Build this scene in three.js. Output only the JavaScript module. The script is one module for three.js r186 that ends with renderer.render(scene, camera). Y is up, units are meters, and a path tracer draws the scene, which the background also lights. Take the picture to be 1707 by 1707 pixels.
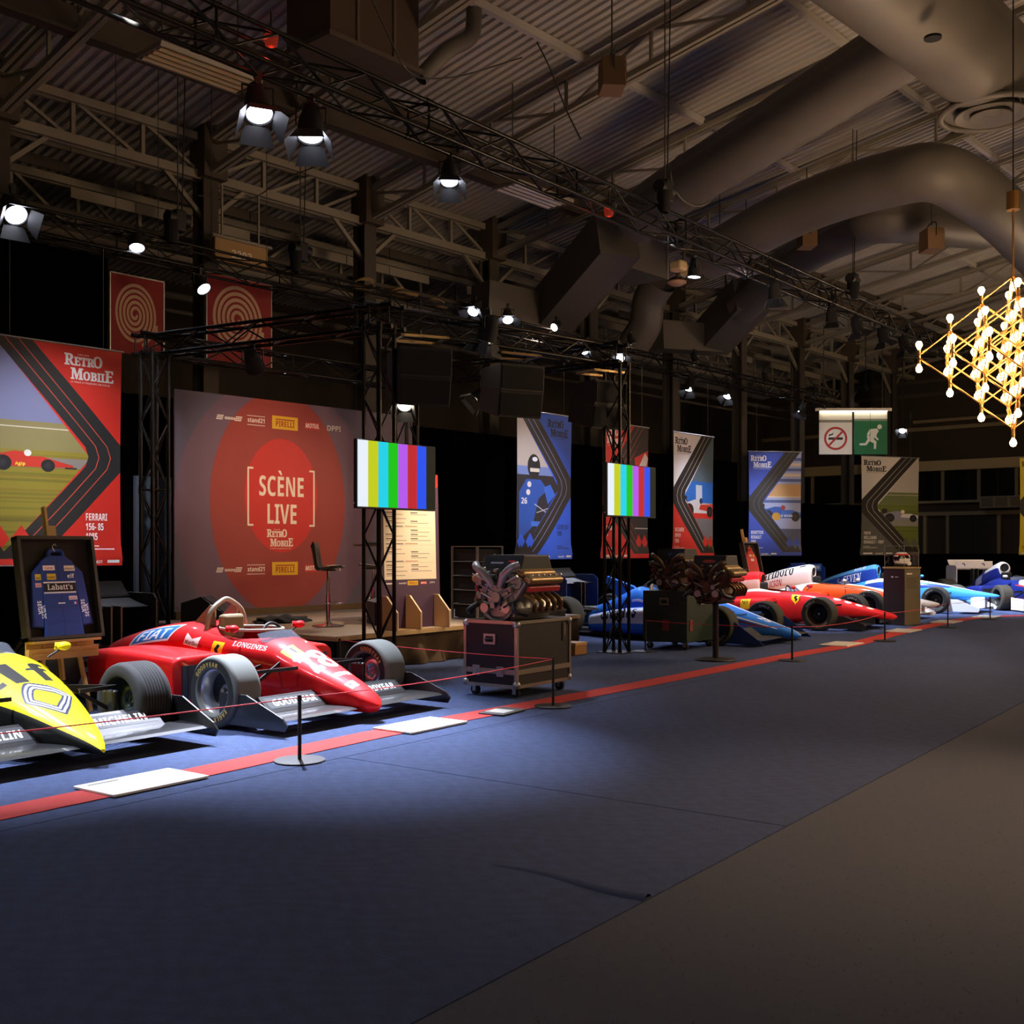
import * as THREE from 'three';
import { mergeGeometries } from 'three/addons/utils/BufferGeometryUtils.js';
import { RoundedBoxGeometry } from 'three/addons/geometries/RoundedBoxGeometry.js';
import { RectAreaLightUniformsLib } from 'three/addons/lights/RectAreaLightUniformsLib.js';
import { Brush, Evaluator, SUBTRACTION } from 'three-bvh-csg';

// ---------------------------------------------------------------- camera, background, exposure
RectAreaLightUniformsLib.init();
const scene = new THREE.Scene();
scene.background = new THREE.Color(0x000000);
const FOCAL = 1850, HORIZON = 911, EYE = 1.5;                     // pixels of the 1707 frame, metres
const camera = new THREE.PerspectiveCamera(2 * Math.atan(853.5 / FOCAL) * 180 / Math.PI, 1, 0.1, 200);
camera.position.set(0, EYE, 0);
const FWD = new THREE.Vector3(0.809, 0, -0.588), RIGHT = new THREE.Vector3(0.588, 0, 0.809);
camera.lookAt(FWD.x, EYE, FWD.z);
camera.setViewOffset(1707, 1707, 0, 853.5 - HORIZON, 1707, 1707);  // a shifted lens keeps the uprights upright
camera.updateProjectionMatrix();
const renderer = new THREE.WebGLRenderer({ antialias: true });
renderer.toneMapping = THREE.LinearToneMapping;
renderer.toneMappingExposure = 1.0;
renderer.shadowMap.enabled = true;
const SPOT = 1.0, WARM = 1.0;                                      // overall level of the stage lamps and of the chandelier bulbs
// The place has no daylight: the stage lamps, the chandeliers and the screens carry their own lights in their builders.

// ---------------------------------------------------------------- helpers
const V = (x, y, z) => new THREE.Vector3(x, y, z);
let seed = 7;
const rnd = (a = 0, b = 1) => { seed = (seed * 1664525 + 1013904223) % 4294967296; return a + (b - a) * seed / 4294967296; };
// the point of the place that a pixel shows, given its height y, its plane z, or its depth d
function at(px, py, k) {
  const t = (px - 853.5) / FOCAL, s = (HORIZON - py) / FOCAL;
  const dx = RIGHT.x * t + FWD.x, dz = RIGHT.z * t + FWD.z;
  const d = k.d !== undefined ? k.d : k.y !== undefined ? (k.y - EYE) / s : k.hz !== undefined ? k.hz / (dx * -HS + dz * HC) : k.z / dz;
  return V(dx * d, EYE + s * d, dz * d);
}
// the hall stands a little askew to the row of cars
const HC = 0.995, HS = 0.1015, HTURN = -Math.atan2(HS, HC);
const H = (x, y, z) => V(x * HC - z * HS, y, x * HS + z * HC);

const prep = (g) => {
  g = g.index ? g.toNonIndexed() : g.clone();
  for (const k of Object.keys(g.attributes)) if (!['position', 'normal', 'uv'].includes(k)) g.deleteAttribute(k);
  if (!g.attributes.uv) g.setAttribute('uv', new THREE.Float32BufferAttribute(new Float32Array(g.attributes.position.count * 2), 2));
  g.clearGroups();
  return g;
};
const join = (gs) => (Array.isArray(gs) ? (gs.length === 1 ? gs[0] : mergeGeometries(gs.map(prep))) : gs);
const taken = {};
const numbered = (n) => { const k = taken[n] = (taken[n] ?? -1) + 1; return k ? n + '_' + String(k).padStart(3, '0') : n; };
function obj(name, gs, m, parent) {
  const o = new THREE.Mesh(join(gs), m); o.name = parent ? name : numbered(name);
  o.castShadow = o.receiveShadow = true; (parent || scene).add(o); return o;
}
function thing(name, label, category, p = V(0, 0, 0), turn = 0, group) {
  const o = new THREE.Group(); o.name = numbered(name); scene.add(o);
  o.position.copy(p); o.rotation.y = turn; o.userData = { label, category };
  if (group) o.userData.group = group;
  return o;
}
function tag(o, label, category, group) { o.userData = { label, category }; if (group) o.userData.group = group; return o; }
function struct(name, gs, m) { const o = obj(name, gs, m); o.userData.kind = 'structure'; return o; }
function structGroup(name) { const o = new THREE.Group(); o.name = numbered(name); o.userData.kind = 'structure'; scene.add(o); return o; }
function dup(root, p, turn, label, group) {
  const r = root.clone(); r.name = numbered(root.name.replace(/_\d\d\d$/, '')); scene.add(r); r.position.copy(p); if (turn !== undefined) r.rotation.y = turn;
  r.userData = { ...root.userData }; if (label) r.userData.label = label; if (group) r.userData.group = group;
  return r;
}
const bx = (w, h, d, x = 0, y = 0, z = 0, rx = 0, ry = 0, rz = 0) => {
  const g = new THREE.BoxGeometry(w, h, d);
  if (rx) g.rotateX(rx); if (ry) g.rotateY(ry); if (rz) g.rotateZ(rz);
  return g.translate(x, y, z);
};
const rb = (w, h, d, r, x = 0, y = 0, z = 0, s = 2) => new RoundedBoxGeometry(w, h, d, s, r).translate(x, y, z);
const UNITC = new THREE.CylinderGeometry(1, 1, 1, 10, 1), UNITB = new THREE.BoxGeometry(1, 1, 1);
function orient(o, a, b) {
  const y = b.clone().sub(a), len = y.length(); y.normalize();
  const ref = Math.abs(y.y) > 0.98 ? V(1, 0, 0) : V(0, 1, 0), x = V(0, 0, 0).crossVectors(y, ref).normalize(), z = V(0, 0, 0).crossVectors(x, y);
  o.quaternion.setFromRotationMatrix(new THREE.Matrix4().makeBasis(x, y, z));
  o.position.copy(a).add(b).multiplyScalar(0.5);
  return len;
}
// a round bar, or a rectangular one when t is given, from a to b
function bar(parent, name, a, b, r, m, t) {
  const o = new THREE.Mesh(t ? UNITB : UNITC, m); o.name = name; const len = orient(o, a, b);
  o.scale.set(r, len, t || r); o.castShadow = o.receiveShadow = true; parent.add(o); return o;
}
const cyl = (r0, r1, a, b, n = 16) => {
  const g = new THREE.CylinderGeometry(r1, r0, 1, n), o = new THREE.Object3D(); const len = orient(o, a, b); o.scale.set(1, len, 1); o.updateMatrix();
  return g.applyMatrix4(o.matrix);
};
const tube = (pts, r, n = 24, m = 8, closed = false) => new THREE.TubeGeometry(new THREE.CatmullRomCurve3(pts, closed, 'centripetal'), n, r, m, closed);
const lathe = (pts, n = 32) => new THREE.LatheGeometry(pts.map((p) => new THREE.Vector2(p[0], p[1])), n);
const shape = (pts) => new THREE.Shape(pts.map((p) => new THREE.Vector2(p[0], p[1])));
const extrude = (pts, depth, bevel = 0, seg = 2) => new THREE.ExtrudeGeometry(pts instanceof THREE.Shape ? pts : shape(pts), { depth, bevelEnabled: bevel > 0, bevelThickness: bevel, bevelSize: bevel, bevelSegments: seg, curveSegments: 16 });

// ---------------------------------------------------------------- colours, textures
const std = (color, roughness = 0.6, metalness = 0, o = {}) => new THREE.MeshStandardMaterial({ color, roughness, metalness, ...o });
const phys = (color, roughness, o = {}) => new THREE.MeshPhysicalMaterial({ color, roughness, ...o });
function canvas(w, h, fn, o = {}) {
  const c = document.createElement('canvas'); c.width = w; c.height = h; const x = c.getContext('2d'); fn(x, w, h);
  const t = new THREE.CanvasTexture(c); t.colorSpace = o.data ? THREE.NoColorSpace : THREE.SRGBColorSpace; t.anisotropy = 8;
  if (o.repeat) { t.wrapS = t.wrapT = THREE.RepeatWrapping; t.repeat.set(...o.repeat); }
  return t;
}
function noise(size, fn, o = {}) {                               // fn(u, v, random) -> [r, g, b] in sRGB 0..255
  const d = new Uint8Array(size * size * 4);
  for (let j = 0; j < size; j++) for (let i = 0; i < size; i++) { const c = fn(i / size, j / size, rnd()), k = (j * size + i) * 4; d[k] = c[0]; d[k + 1] = c[1]; d[k + 2] = c[2]; d[k + 3] = 255; }
  const t = new THREE.DataTexture(d, size, size); t.magFilter = THREE.LinearFilter; t.minFilter = THREE.LinearMipmapLinearFilter; t.generateMipmaps = true;
  t.wrapS = t.wrapT = THREE.RepeatWrapping; if (!o.data) t.colorSpace = THREE.SRGBColorSpace; if (o.repeat) t.repeat.set(...o.repeat); t.needsUpdate = true; return t;
}
function txt(x, s, px, py, size, color, o = {}) {
  x.save(); x.translate(px, py); if (o.rot) x.rotate(o.rot); if (o.skew) x.transform(1, 0, o.skew, 1, 0, 0); x.scale(o.sx || 1, o.sy || 1);
  x.font = (o.style || 'bold') + ' ' + size + 'px ' + (o.font || 'sans-serif'); x.textAlign = o.align || 'left'; x.textBaseline = o.base || 'alphabetic';
  if (o.stroke) { x.lineWidth = o.lw || 2; x.strokeStyle = o.stroke; x.strokeText(s, 0, 0); }
  if (color) { x.fillStyle = color; x.fillText(s, 0, 0); }
  x.restore();
}
const rect = (x, c, a, b, w, h) => { x.fillStyle = c; x.fillRect(a, b, w, h); };
const poly = (x, c, pts) => { x.fillStyle = c; x.beginPath(); pts.forEach((p, i) => (i ? x.lineTo(p[0], p[1]) : x.moveTo(p[0], p[1]))); x.closePath(); x.fill(); };
const line = (x, c, w, pts) => { x.strokeStyle = c; x.lineWidth = w; x.lineJoin = 'round'; x.beginPath(); pts.forEach((p, i) => (i ? x.lineTo(p[0], p[1]) : x.moveTo(p[0], p[1]))); x.stroke(); };
const disc = (x, c, a, b, rx, ry = rx) => { x.fillStyle = c; x.beginPath(); x.ellipse(a, b, rx, ry, 0, 0, 7); x.fill(); };
// the exhibition's two-line title in tall deco capitals
function title(x, px, py, s, color) {
  const o = { font: 'serif', sx: 0.82, stroke: color, lw: s * 0.045 };
  txt(x, 'R', px, py, s * 1.12, color, o); txt(x, 'ETR', px + s * 0.66, py, s * 0.82, color, o); txt(x, 'O', px + s * 1.92, py, s * 1.12, color, o);
  txt(x, 'M', px + s * 0.42, py + s * 1.0, s * 1.12, color, o); txt(x, 'OBIL', px + s * 1.26, py + s * 1.0, s * 0.82, color, o); txt(x, 'E', px + s * 2.78, py + s * 1.0, s * 1.2, color, o);
  txt(x, 'LE PASSÉ A TOUJOURS UN FUTUR', px + s * 0.42, py + s * 1.28, s * 0.16, color, { style: 'normal', sx: 1.15 });
  txt(x, 'SALON', px + s * 0.9, py - s * 0.74, s * 0.16, color, { style: 'normal', sx: 1.6 });
}
const M = {
  black: std(0x0d0d0e, 0.55), matt: std(0x0b0b0c, 0.9), drape: std(0x0a0a0b, 0.95), rubber: std(0x1b1c1d, 0.75), tread: std(0x2f3130, 0.8),
  truss: std(0x1a1814, 0.32, 0.7), brass: std(0xb98d52, 0.3, 0.9), chrome: std(0xd0d0d0, 0.12, 1), alu: std(0xa9a9a6, 0.38, 0.85), steel: std(0x55554f, 0.45, 0.8),
  carbon: phys(0x1d1e1f, 0.4, { clearcoat: 0.4 }), rim: std(0x3b3c3d, 0.4, 0.8), gold: std(0x8a744c, 0.35, 0.85), wood: std(0xc29a5a, 0.55), ply: std(0xd3b48a, 0.65),
  red: phys(0xd21a1c, 0.35), cord: std(0xd8323a, 0.6), white: std(0xe8e8e6, 0.5), glass: new THREE.MeshPhysicalMaterial({ color: 0xffffff, roughness: 0.02, transmission: 1, thickness: 0, ior: 1.5 }),
  smoke: new THREE.MeshPhysicalMaterial({ color: 0x9aa4b4, roughness: 0.05, transmission: 0.8, thickness: 0 }),
};

// ---------------------------------------------------------------- the hall: floor, walls, roof
const hallAt = (g) => g.rotateY(HTURN);
const carpetBump = noise(256, (u, v, r) => [r * 255, r * 255, r * 255], { data: true, repeat: [160, 160] });
const carpetTone = (r0, g0, b0, k) => noise(512, (u, v, r) => {
  const w = Math.sin(u * 40 + Math.sin(v * 9) * 2) * Math.sin(v * 31 + Math.sin(u * 13) * 2), f = 1 + k * (r - 0.5) + 0.05 * w;
  return [r0 * f, g0 * f, b0 * f];
}, { repeat: [10, 10] });
const navy = std(0xffffff, 0.95, 0, { map: carpetTone(60, 78, 119, 0.3), bumpMap: carpetBump, bumpScale: 0.004 });
const scuffed = std(0xffffff, 0.92, 0, { map: canvas(1024, 1024, (x, w, h) => {
  rect(x, '#545968', 0, 0, w, h);
  for (let i = 0; i < 60000; i++) { const f = rnd(-9, 9) | 0; rect(x, `rgb(${84 + f},${89 + f},${104 + f})`, rnd(0, w), rnd(0, h), 2, 2); }
  for (let i = 0; i < 260; i++) { const a = rnd(0, w), b = rnd(0, h), t = rnd(-0.5, 0.9), l = rnd(8, 34); line(x, 'rgba(24,24,30,' + rnd(0.25, 0.6).toFixed(2) + ')', rnd(1, 3.5), [[a, b], [a + l * Math.cos(t), b + l * Math.sin(t)]]); }
}, { repeat: [6, 6] }), bumpMap: carpetBump, bumpScale: 0.004 });
const slab = (x0, x1, z0, z1, y0, y1) => bx(x1 - x0, y1 - y0, z1 - z0, (x0 + x1) / 2, (y0 + y1) / 2, (z0 + z1) / 2);
struct('floor', hallAt(slab(-16, 46, -25, 24, -0.3, -0.012)), std(0x2a2a30, 0.95));
const floorGroup = structGroup('trim_1');                             // carpet laid in lengths with open seams
floorGroup.name = 'floor_carpet';
const metricUV = (g, s = 0.25) => { const p = g.attributes.position, u = g.attributes.uv; for (let i = 0; i < p.count; i++) u.setXY(i, p.getX(i) * s / 2.5, p.getZ(i) * s / 2.5); return g; };
for (const [x0, x1, z0, z1] of [[-14, 49, -24, -5.62], [-14, 5.675, -5.61, -2.31], [5.685, 49, -5.61, -2.31]]) obj('carpet_length', metricUV(slab(x0, x1, z0, z1, -0.012, 0)), navy, floorGroup);
obj('aisle_carpet', metricUV(slab(-12, 49, -2.3, 22, -0.012, 0.001), 0.4), scuffed, floorGroup);
{ // a ruck in the carpet by the aisle seam
  const pts = []; for (let i = 0; i <= 14; i++) pts.push(V(4.18 + 0.03 * Math.sin(i * 0.4), -0.05 + 0.016 * i / 14, -3.15 + i * 0.06));
  obj('carpet_ruck', tube(pts, 0.055, 30, 12), navy, floorGroup);
}
// red strip laid along the stand's edge, bending at the far end
{
  const px = [[0, 1357], [330, 1288.5], [640, 1222], [900, 1172.5], [1020, 1150.5], [1318, 1093], [1407, 1077.5], [1500, 1054.5], [1570, 1039.5], [1635, 1029.5], [1707, 1026.5]].map((p) => at(p[0], p[1], { y: 0 }));
  px.unshift(V(-1, 0, px[0].z)); px.push(px[px.length - 1].clone().add(V(2.2, 0, 2.6)));
  const c = new THREE.CatmullRomCurve3(px, false, 'centripetal'), n = 90, pos = [], idx = [], uv = [];
  for (let i = 0; i <= n; i++) {
    const p = c.getPoint(i / n), t = c.getTangent(i / n), s = V(-t.z, 0, t.x).normalize().multiplyScalar(0.15);
    for (const [k, y] of [[-1, 0.003], [-1, 0.006], [1, 0.006], [1, 0.003]]) { pos.push(p.x + s.x * k, y, p.z + s.z * k); uv.push(i / n * 12, k); }
    if (i) for (let j = 0; j < 3; j++) { const a = (i - 1) * 4 + j, b = i * 4 + j; idx.push(a, a + 1, b, b, a + 1, b + 1); }
  }
  const g = new THREE.BufferGeometry(); g.setAttribute('position', new THREE.Float32BufferAttribute(pos, 3)); g.setAttribute('uv', new THREE.Float32BufferAttribute(uv, 2)); g.setIndex(idx); g.computeVertexNormals();
  tag(obj('carpet_strip', g, std(0xc63a35, 0.9, 0, { bumpMap: carpetBump, bumpScale: 0.003, side: THREE.DoubleSide })), 'long red carpet strip along the front edge of the car stand', 'carpet strip');
}

const EAVE = -18.2, ROOF0 = 9.25, SLOPE = 0.165, RIDGE = 4, BAY = 3.9, BAY0 = 11.7 - BAY * 6;
const roofY = (z) => ROOF0 + SLOPE * (z < RIDGE ? z - EAVE : 2 * RIDGE - z - EAVE);
const wallPaint = std(0x4a453c, 0.9), steelPaint = std(0x908a7a, 0.7), steelDark = std(0x4d4438, 0.7), roofPaint = std(0xb6b2ab, 0.62);
const wallDark = std(0x3a332b, 0.9);
struct('wall_back', hallAt(slab(-16, 46, -25.3, -25, 0, 9.4)), wallDark);
struct('wall_front', hallAt(slab(-16, 46, 24, 24.3, 0, 10)), wallPaint);
struct('wall_left', hallAt(slab(-16.3, -16, -25, 24, 0, 14)), wallPaint);
{ // corrugated roof, one sheet per bay and slope
  const roof = structGroup('ceiling');
  const prof = (x) => { const t = ((x % 0.19) + 0.19) % 0.19 / 0.19; return t < 0.3 ? 0 : t < 0.38 ? (t - 0.3) / 0.08 : t < 0.88 ? 1 : t < 0.96 ? 1 - (t - 0.88) / 0.08 : 0; };
  const knots = [0, 0.3, 0.38, 0.88, 0.96];
  const sheet = (x0, x1, za, zb, ya, yb) => {
    const xs = []; for (let k = Math.floor(x0 / 0.19); k * 0.19 < x1; k++) for (const t of knots) { const x = (k + t) * 0.19; if (x > x0 && x < x1) xs.push(x); }
    xs.unshift(x0); xs.push(x1);
    const pos = [], uv = [], tri = [];
    xs.forEach((x, i) => {
      const h = 0.05 * prof(x + 1e-6); pos.push(x, ya + h, za, x, yb + h, zb, x, ya + 0.12, za, x, yb + 0.12, zb); uv.push(x, za, x, zb, x, za, x, zb);
      if (i) { const a = (i - 1) * 4, b = i * 4; tri.push(a, b, a + 1, a + 1, b, b + 1, a + 2, a + 3, b + 2, a + 3, b + 3, b + 2); }
    });
    let g = new THREE.BufferGeometry(); g.setAttribute('position', new THREE.Float32BufferAttribute(pos, 3)); g.setAttribute('uv', new THREE.Float32BufferAttribute(uv, 2)); g.setIndex(tri);
    g = g.toNonIndexed(); g.computeVertexNormals(); return hallAt(g);
  };
  for (let i = 0; i < 16; i++) {
    const x0 = BAY0 + i * BAY - (i ? 0 : 5), x1 = x0 + BAY + (i ? 0 : 5);
    obj('roof_sheet', sheet(x0, x1, -25.2, RIDGE, roofY(EAVE) + SLOPE * (-25.2 - EAVE), roofY(RIDGE)), roofPaint, roof);
    obj('roof_sheet', sheet(x0, x1, RIDGE, 24.3, roofY(RIDGE), roofY(24.3)), roofPaint, roof);
  }
}
{ // sloping lattice rafters, one per bay line, and purlins between them
  const mk = (x, i) => {
    const r = structGroup('trim_' + (i + 1)); r.name = numbered('roof_rafter'); r.userData.kind = 'structure'; r.rotation.y = HTURN;
    const za = EAVE, top = (z) => roofY(z) - 0.2, bot = (z) => roofY(z) - 0.82;
    for (const s of [-0.06, 0.06]) { bar(r, 'chord', V(x + s, top(za), za), V(x + s, top(RIDGE), RIDGE), 0.07, steelPaint, 0.09); bar(r, 'chord', V(x + s, bot(za), za), V(x + s, bot(RIDGE), RIDGE), 0.08, steelPaint, 0.1); }
    bar(r, 'chord', V(x, top(RIDGE), RIDGE), V(x, top(22), 22), 0.15, steelPaint, 0.1); bar(r, 'chord', V(x, bot(RIDGE), RIDGE), V(x, bot(22), 22), 0.15, steelPaint, 0.1);
    const n = 12; for (let k = 0; k < n; k++) {
      const z0 = za + (RIDGE - za) * k / n, z1 = za + (RIDGE - za) * (k + 1) / n;
      bar(r, 'post', V(x, bot(z1), z1), V(x, top(z1), z1), 0.05, steelPaint, 0.05);
      bar(r, 'brace', V(x, k % 2 ? bot(z0) : top(z0), z0), V(x, k % 2 ? top(z1) : bot(z1), z1), 0.05, steelPaint, 0.05);
    }
    return r;
  };
  for (let i = 0; i < 14; i++) mk(BAY0 + BAY * (i + 2), i);
  const zs = [-15.4, -12.2, -9, -5.8, -2.6, 0.6];
  zs.forEach((z, i) => { const p = structGroup('trim'); p.name = numbered('roof_purlin'); p.rotation.y = HTURN; bar(p, 'flange', V(-15, roofY(z) - 0.08, z), V(45, roofY(z) - 0.08, z), 0.1, i ? roofPaint : steelDark, 0.14); });
  const rb2 = structGroup('trim'); rb2.name = 'runway_beam'; rb2.rotation.y = HTURN;
  bar(rb2, 'lower_flange', V(-15, 8.9, -15.4), V(45, 8.9, -15.4), 0.24, steelDark, 0.05); bar(rb2, 'web', V(-15, 9.1, -15.4), V(45, 9.1, -15.4), 0.04, steelDark, 0.4);
  for (let i = 3; i < 15; i++) bar(rb2, 'hanger', V(BAY0 + BAY * i, 9.1, -15.4), V(BAY0 + BAY * i, roofY(-15.4), -15.4), 0.05, steelDark, 0.05);
}
{ // lattice girders along the eaves, in two lines, with the columns under them
  const girder = (z, y0, y1, name) => {
    const g = structGroup('trim'); g.name = numbered(name); g.rotation.y = HTURN;
    for (const [y, w] of [[y0, 0.16], [y1, 0.14]]) { bar(g, 'chord', V(-15, y, z - 0.08), V(45, y, z - 0.08), 0.08, steelPaint, w); bar(g, 'chord', V(-15, y, z + 0.08), V(45, y, z + 0.08), 0.08, steelPaint, w); }
    const n = 46, st = BAY / 3; for (let k = 0; k < n; k++) {
      const x = BAY0 + st * k; bar(g, 'post', V(x, y0, z), V(x, y1, z), 0.07, steelPaint, 0.07);
      const m = k % 6 < 3; bar(g, 'brace', V(m ? x : x + st, y0, z), V(m ? x + st : x, y1, z), 0.06, steelPaint, 0.06);
    }
  };
  girder(EAVE, 8.42, 9.12, 'eaves_girder'); girder(-20.6, 7.5, 8.5, 'eaves_girder');
  const lou = structGroup('trim'); lou.name = 'clerestory_boards'; lou.rotation.y = HTURN;                  // broken band of boards behind the girder
  for (let k = 0; k < 40; k++) for (let j = 0; j < 3; j++) if ((k * 7 + j * 5) % 4) obj('board', bx(1.28, 0.2, 0.04, BAY0 + 1.3 * k, 8.0 + j * 0.42, -19.6), j === 1 ? wallPaint : steelPaint, lou);
  for (let i = 5; i < 15; i++) {
    const x = BAY0 + BAY * i, c = structGroup('trim'); c.name = numbered('column'); c.rotation.y = HTURN;
    obj('shaft', [bx(0.32, 8.4, 0.05, x, 4.2, EAVE - 0.16), bx(0.32, 8.4, 0.05, x, 4.2, EAVE + 0.16), bx(0.05, 8.4, 0.3, x, 4.2, EAVE)], wallPaint, c);
    obj('head_box', bx(0.5, 1.0, 0.5, x, 8.85, EAVE + 0.1), steelDark, c);
    bar(c, 'knee_brace', V(x, 7.6, EAVE), V(x + 0.9, 8.4, EAVE), 0.08, steelPaint, 0.08); bar(c, 'knee_brace', V(x, 7.6, EAVE), V(x - 0.9, 8.4, EAVE), 0.08, steelPaint, 0.08);
  }
  const pipes = structGroup('trim'); pipes.name = 'wall_pipes'; pipes.rotation.y = HTURN;
  for (const [y, z, r] of [[7.3, -18.6, 0.05], [7.05, -18.7, 0.035], [6.8, -18.9, 0.05], [6.4, -19.4, 0.07], [6.1, -19.4, 0.04]]) bar(pipes, 'pipe', V(-10, y, z), V(40, y, z), r, wallPaint);
}
{ // the end wall: fascia, window band, doors, vents
  const W = structGroup('wall_right'); W.rotation.y = HTURN; const X = 45;
  const cream = std(0xb0a075, 0.7), frame = std(0x8a7d5c, 0.6), dark = std(0x2c261e, 0.8), pane = phys(0x161618, 0.12, { clearcoat: 1 });
  obj('masonry', slab(X, X + 0.3, -25, 24, 0, 15), wallDark, W);
  obj('fascia', slab(X - 0.35, X, -25, 24, 4.55, 4.95), cream, W); obj('upper_rail', slab(X - 0.2, X, -25, 24, 6.2, 6.35), frame, W);
  obj('sill_rail', slab(X - 0.15, X, -25, 24, 3.25, 3.35), frame, W); obj('head_rail', slab(X - 0.15, X, -25, 24, 2.75, 2.9), frame, W);
  for (let k = 0; k < 34; k++) { const z = -24 + k * 1.42; obj('mullion', slab(X - 0.12, X, z - 0.06, z + 0.06, 3.35, 4.55), frame, W); obj('window_pane', slab(X - 0.06, X - 0.03, z + 0.06, z + 1.36, 3.35, 4.55), pane, W); }
  for (const z of [-21.5, -18.6, -15.7, -12.2, -9.4, -6.6, -3.8]) {
    obj('door_frame', [slab(X - 0.16, X, z - 1.05, z - 0.93, 0, 2.75), slab(X - 0.16, X, z + 0.93, z + 1.05, 0, 2.75)], frame, W);
    const d = obj('door_leaf', [slab(X - 0.1, X - 0.04, z - 0.92, z - 0.01, 0.02, 2.7), slab(X - 0.1, X - 0.04, z + 0.01, z + 0.92, 0.02, 2.7)], dark, W);
    obj('push_bar', [slab(X - 0.16, X - 0.12, z - 0.8, z - 0.15, 1.02, 1.08), slab(X - 0.16, X - 0.12, z + 0.15, z + 0.8, 1.02, 1.08)], M.alu, d);
  }
  for (const [z, w] of [[-10.2, 2.6], [-3.3, 3.4], [-14.5, 1.6]]) {
    const v = obj('air_curtain', slab(X - 0.55, X - 0.15, z - w / 2, z + w / 2, 3.0, 3.45), frame, W);
    for (let k = 0; k < 3; k++) obj('grille', slab(X - 0.57, X - 0.55, z - w / 2 + 0.08 + k * w / 3, z - w / 2 + w / 3 - 0.04 + k * w / 3, 3.05, 3.4), std(0x6e6248, 0.7), v);
  }
  obj('pipe', slab(X - 0.4, X - 0.25, -18, 2, 6.5, 6.62), frame, W); obj('junction_box', slab(X - 0.5, X, -8.4, -7.4, 6.5, 7.2), cream, W);
  obj('pipe', slab(X - 0.4, X - 0.25, -14, -7.4, 6.85, 6.95), frame, W);
  obj('exit_light', slab(X - 0.12, X - 0.02, -5.3, -5.18, 3.0, 3.35), new THREE.MeshStandardMaterial({ color: 0x331010, emissive: 0xff6a4a, emissiveIntensity: 1.2 }), W);
  for (let k = 0; k < 10; k++) obj('wall_slat', slab(X - 0.1, X, -25, 24, 7.6 + k * 0.55, 7.75 + k * 0.55), wallPaint, W);
}

// ---------------------------------------------------------------- trusses
// a four-tube truss from a to b (its lower front tube, or the centre of a tower), s between the tubes
function truss(name, label, a, b, s, o = {}) {
  const t = thing(name, label, 'truss', a.clone(), 0, o.group), d = b.clone().sub(a), len = d.length(), dir = d.clone().normalize();
  const upright = Math.abs(dir.y) > 0.9, up = upright ? V(0, 0, -1) : V(0, 1, 0), side = upright ? V(1, 0, 0) : V(0, 0, 0).crossVectors(up, dir).normalize();
  const r = o.r || 0.024, rb0 = o.rb || 0.011, m = o.m || M.truss, c = [];
  const off = upright ? -s / 2 : 0, o2 = upright ? -s / 2 : 0;
  for (const [i, j] of [[0, 0], [1, 0], [1, 1], [0, 1]]) c.push(side.clone().multiplyScalar(off + i * s).add(up.clone().multiplyScalar(o2 + j * s)));
  for (const q of c) bar(t, 'chord', q, q.clone().add(d), r, m);
  const n = Math.max(2, Math.round(len / (o.pitch || s * 1.9) / 2) * 2), P = (k, q) => c[q].clone().addScaledVector(dir, len * k / n);
  for (let f = 0; f < 4; f++) for (let k = 0; k < n; k++) { const e = (k + (f % 2)) % 2; bar(t, 'brace', P(k, e ? f : (f + 1) % 4), P(k + 1, e ? (f + 1) % 4 : f), rb0, m); }
  const J = Math.max(1, Math.round(len / (o.section || 3)));
  for (let k = 0; k <= J; k++) for (let f = 0; f < 4; f++) { const q = c[f].clone().addScaledVector(dir, len * k / J); bar(t, 'frame_bar', q, c[(f + 1) % 4].clone().addScaledVector(dir, len * k / J), rb0, m); bar(t, 'coupler', q.clone().addScaledVector(dir, -0.05), q.clone().addScaledVector(dir, 0.05), r * 1.25, m); }
  return t;
}
const mainT = (x) => V(x, 6.4, -8.55 + 0.048 * (x - 8.46));           // lower front tube of the truss over the cars
truss('lighting_truss', 'long black box truss hung diagonally under the roof over the row of cars', mainT(-2), mainT(31), 0.34, { pitch: 0.62, r: 0.027, rb: 0.015 });
const backT = (x, y = 5.94) => V(x, y, -14.63 + 0.085 * (x - 9.2));
truss('lighting_truss', 'black box truss above the black drape, carrying the hanging banners', backT(1), backT(34.6), 0.34, { pitch: 0.66 });
const tower = [V(9.2, 0.45, -12.6), V(9.64, 0, -8.94), V(13.6, 0, -8.05), V(13.6, 0.45, -12.0)];
const tl = ['black truss tower left of the round-logo stage backdrop', 'black truss tower at the stage corner behind the larger test-pattern screen', 'black truss tower behind the smaller test-pattern screen', 'black truss tower at the rear right of the stage behind the programme board'];
tower.forEach((p, i) => { const t = truss('truss_tower', tl[i], p, V(p.x, 4.06, p.z), 0.25, { pitch: 0.44, section: 2 }); obj('base_plate', bx(0.42, 0.012, 0.42, 0, 0.006, 0), M.black, t); });
const tt = ['black box truss over the left edge of the stage', 'black box truss over the front edge of the stage holding loudspeakers', 'black box truss over the right edge of the stage', 'black box truss along the back of the stage above the backdrop'];
const order = [[0, 1], [1, 2], [2, 3], [0, 3]];
order.forEach(([i, j], k) => { const a = tower[i].clone().setY(4.08), b = tower[j].clone().setY(4.08), d = b.clone().sub(a).normalize().multiplyScalar(0.14); truss('stage_truss', tt[k], a.sub(d), b.add(d), 0.26, { pitch: 0.46 }); });

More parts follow.
